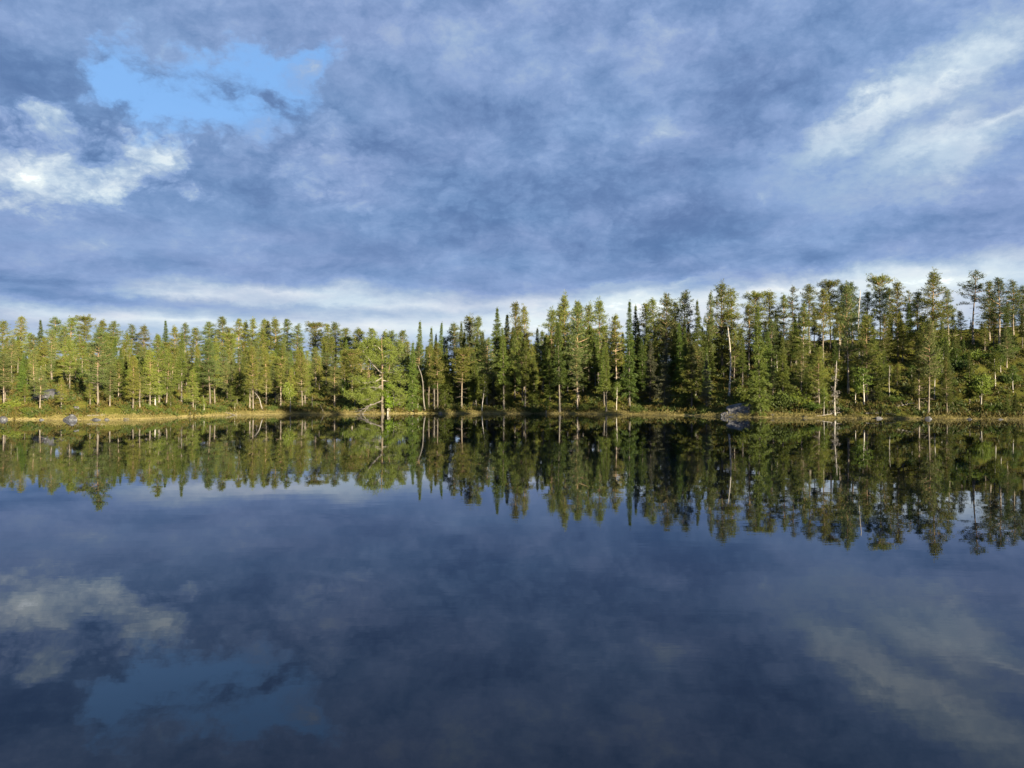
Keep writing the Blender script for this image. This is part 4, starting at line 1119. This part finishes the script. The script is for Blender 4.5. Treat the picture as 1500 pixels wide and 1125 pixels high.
rock(156, 614, 9, 2.6, DROCK, 13.3, 'grey stone next right of the dark rock under the bank', -0.1)
rock(185, 614, 7, 2.2, ROCK, 15.8, 'small grey stone alone at the water below the slim pale trunks', 0.1)
rock(112, 606, 9, 3.2, ROCK, 17.5, 'grey stone on the bank just above the dark pointed boulder', 2.6)
rock(1360, 614, 10, 4, DROCK, 19.1, 'small dark stone at the waterline under the thin white-trunked pine', 0.0)
rock(78, 586, 44, 15, DROCK, 29.3, 'dark rocky hump in shade under the twin orange-trunked pines', 8.0)
rock(1132, 612, 6, 2.0, ROCK, 31.0, 'small stone at the water just right of the tallest shore spruce', 0.2)
rock(1180, 612, 8, 2.4, DROCK, 33.0, 'dark stone at the water left of the crooked white-stemmed birch', 0.1)
rock(1287, 613, 9, 3.0, ROCK, 35.0, 'grey stone at the water below the short dead trunk', 0.4)
rock(1420, 614, 9, 2.6, DROCK, 37.0, 'dark stone at the water below the many-stemmed birch', 0.1)
rock(1466, 615, 7, 2.4, ROCK, 39.0, 'grey stone at the water near the right end of the shore', 0.2)
rock(60, 614, 8, 2.4, DROCK, 41.0, 'low dark stone left of the dark pointed boulder', 0.0)
rock(645, 607, 6, 2.2, ROCK, 23.1, 'small pale stone on the sedge strip right of the bent snag', 0.1)

# ------------------------------------------------------------------ fallen wood on the bank
def log(px, s, length, ang, r0, label, seed):
    rng = np.random.default_rng(seed)
    d = shore_d(px) + s
    x = (px - CX) / F * d
    mb = MB()
    line = curve_pts((0, 0, r0 * 0.7), (1, 0, 0.02), length, 8, 0.0, rng, 0.05)
    mb.tube(line, [r0 * (1 - 0.7 * i / 8) for i in range(9)], 7)
    for k in range(6):
        a = rng.uniform(0.2, 2.9)
        mb.tube(curve_pts(line[2 + k], (rng.normal() * 0.4, math.cos(a), math.sin(a)), rng.uniform(0.25, 0.8), 3, 0, rng, 0.15), [0.025, 0.018, 0.012, 0.005], 4)
    e_ = Vector((x + math.cos(ang) * length, d + math.sin(ang) * length))
    o = obj_from('fallen_log', None, None, None, me=mb.mesh('fallen_log', DEAD, True))
    z0, z1 = ground(x, d), ground(*e_)
    o.location = (x, d, z0 + 0.02)
    o.rotation_euler = (0, -math.atan2(z1 - z0, length), ang)
    o['label'] = label; o['category'] = 'log'
log(128, 0.6, 1.7, R(12), 0.09, 'bleached fallen log lying on the bank below the tallest pine of the left point', 1)
log(1196, 0.3, 3.4, R(6), 0.08, 'bleached log along the waterline below the crooked white-stemmed birch', 2)
log(1268, 1.6, 3.0, R(-8), 0.08, 'grey log on the bank below the wide-crowned tall pine', 3)
log(1312, 3.5, 2.6, R(20), 0.07, 'fallen stick on the bare slope below the short dead trunk', 4)
log(330, 1.0, 2.2, R(-10), 0.06, 'thin fallen log at the edge of the bay', 5)
log(530, 0.1, 2.4, R(8), 0.08, 'dark driftwood under the hanging boughs of the old spreading pine', 6)
# ------------------------------------------------------------------ ground cover
def scatter(name, n, mat, px_rng, s_rng, hgt, wid, per, seed, s_pow=1.0, accept=None):
    rng = np.random.default_rng(seed)
    C = []
    while len(C) < n:
        px = rng.uniform(*px_rng)
        s = s_rng[0] + (s_rng[1] - s_rng[0]) * rng.uniform() ** s_pow
        d = shore_d(px) + s
        x = (px - CX) / F * d
        if accept and not accept(px, s, x, d): 
            if rng.random() < 0.98: continue
        z = ground(x, d)
        if z < -0.06: continue
        C.append((x, d, z))
    mb = MB()
    needles(mb, C, rng, per, hgt, wid, up=1.1, spread=0.14, flat=0.5)
    o = obj_from(name, None, None, None, me=mb.mesh(name, mat))
    o['kind'] = 'stuff'
    return o
clump = lambda px, s, x, d: mnoise.noise(Vector((x * 0.45, d * 0.45, 2.0))) > -0.1
o = scatter('undergrowth', 9000, HEATH, (-60, 1560), (0.8, 30), 0.42, 0.11, 7, 1, 1.3, clump)
o['label'] = 'ochre and brown heather and bilberry covering the bank'; o['category'] = 'undergrowth'
o = scatter('leafy_undergrowth', 7000, SHRUB, (-60, 1560), (1.0, 32), 0.45, 0.13, 7, 2, 1.2, lambda px, s, x, d: mnoise.noise(Vector((x * 0.4, d * 0.4, 7.0))) > 0.0)
o['label'] = 'green bilberry and fern cover on the forest floor'; o['category'] = 'undergrowth'
o = scatter('sedge_grass', 7500, SEDGE, (-60, 1560), (-0.25, 0.7), 0.16, 0.04, 6, 3, 1.0)
o['label'] = 'pale straw-coloured sedge along the waterline'; o['category'] = 'grass'

# ------------------------------------------------------------------ unseen woods on the right headland, heights and gaps set to shade the middle shore
def headland_woods():
    rng = np.random.default_rng(5)
    tv, tf, cv, cf = [], [], [], []
    kinds = ['pine_full', 'spruce', 'pine_bare', 'spruce']
    su = np.array((math.sin(SUN_AZ), math.cos(SUN_AZ))); pe = np.array((-su[1], su[0]))
    if pe[0] < 0: pe = -pe
    for (q, r, top) in WOODS:
        x, y = pe * q + su * r
        z0 = ground(x, y)
        sc = (top - z0) / 10
        a = rng.uniform(0, 6.28)
        ca, sa = math.cos(a), math.sin(a)
        vv = VAR[kinds[rng.integers(0, 4)]]
        for me, V_, F_ in ((vv[0][0], tv, tf), (vv[0][1], cv, cf)):
            n = len(me.vertices)
            co = np.empty(n * 3); me.vertices.foreach_get('co', co); co = co.reshape(-1, 3)
            w = sc * 0.95
            P = np.stack([(co[:, 0] * ca - co[:, 1] * sa) * w + x, (co[:, 0] * sa + co[:, 1] * ca) * w + y, co[:, 2] * sc + z0], 1)
            b = len(V_)
            V_.extend(map(tuple, P)); F_.extend(tuple(i + b for i in p.vertices) for p in me.polygons)
    b = len(cv)
    me = bpy.data.meshes.new('treeline')
    me.from_pydata(cv + tv, [], cf + [tuple(i + b for i in f) for f in tf])
    me.materials.append(SPRUCE); me.materials.append(BARK)
    idx = [0] * len(cf) + [1] * len(tf)
    me.polygons.foreach_set('material_index', idx)
    o = bpy.data.objects.new('treeline', me); col.objects.link(o)
    o['kind'] = 'stuff'; o['label'] = 'unseen conifer wood on the near headland, set to shade the middle shore'; o['category'] = 'treeline'
_rw = random.Random(3)
WOODS = []
_q = 29.0
while _q < 105:
    top = np.interp(_q, [29, 31, 38, 41, 46, 49, 60, 70, 82, 105], [19, 22, 22, 15, 15, 22, 23, 17, 13, 12.5])
    gap = 2.3 if _q < 68 else 4.6
    for r_ in (6, 12):
        if 66 < _q < 76: continue  # gap lets the low sun through to the big boulder
        if _q >= 68 and _rw.random() < 0.62: continue
        WOODS.append((_q + _rw.uniform(-1, 1), r_ + _rw.uniform(-2, 2) + max(_q - 60, 0) * 0.15, top * _rw.uniform(0.85, 1.08)))
    _q += gap
headland_woods()
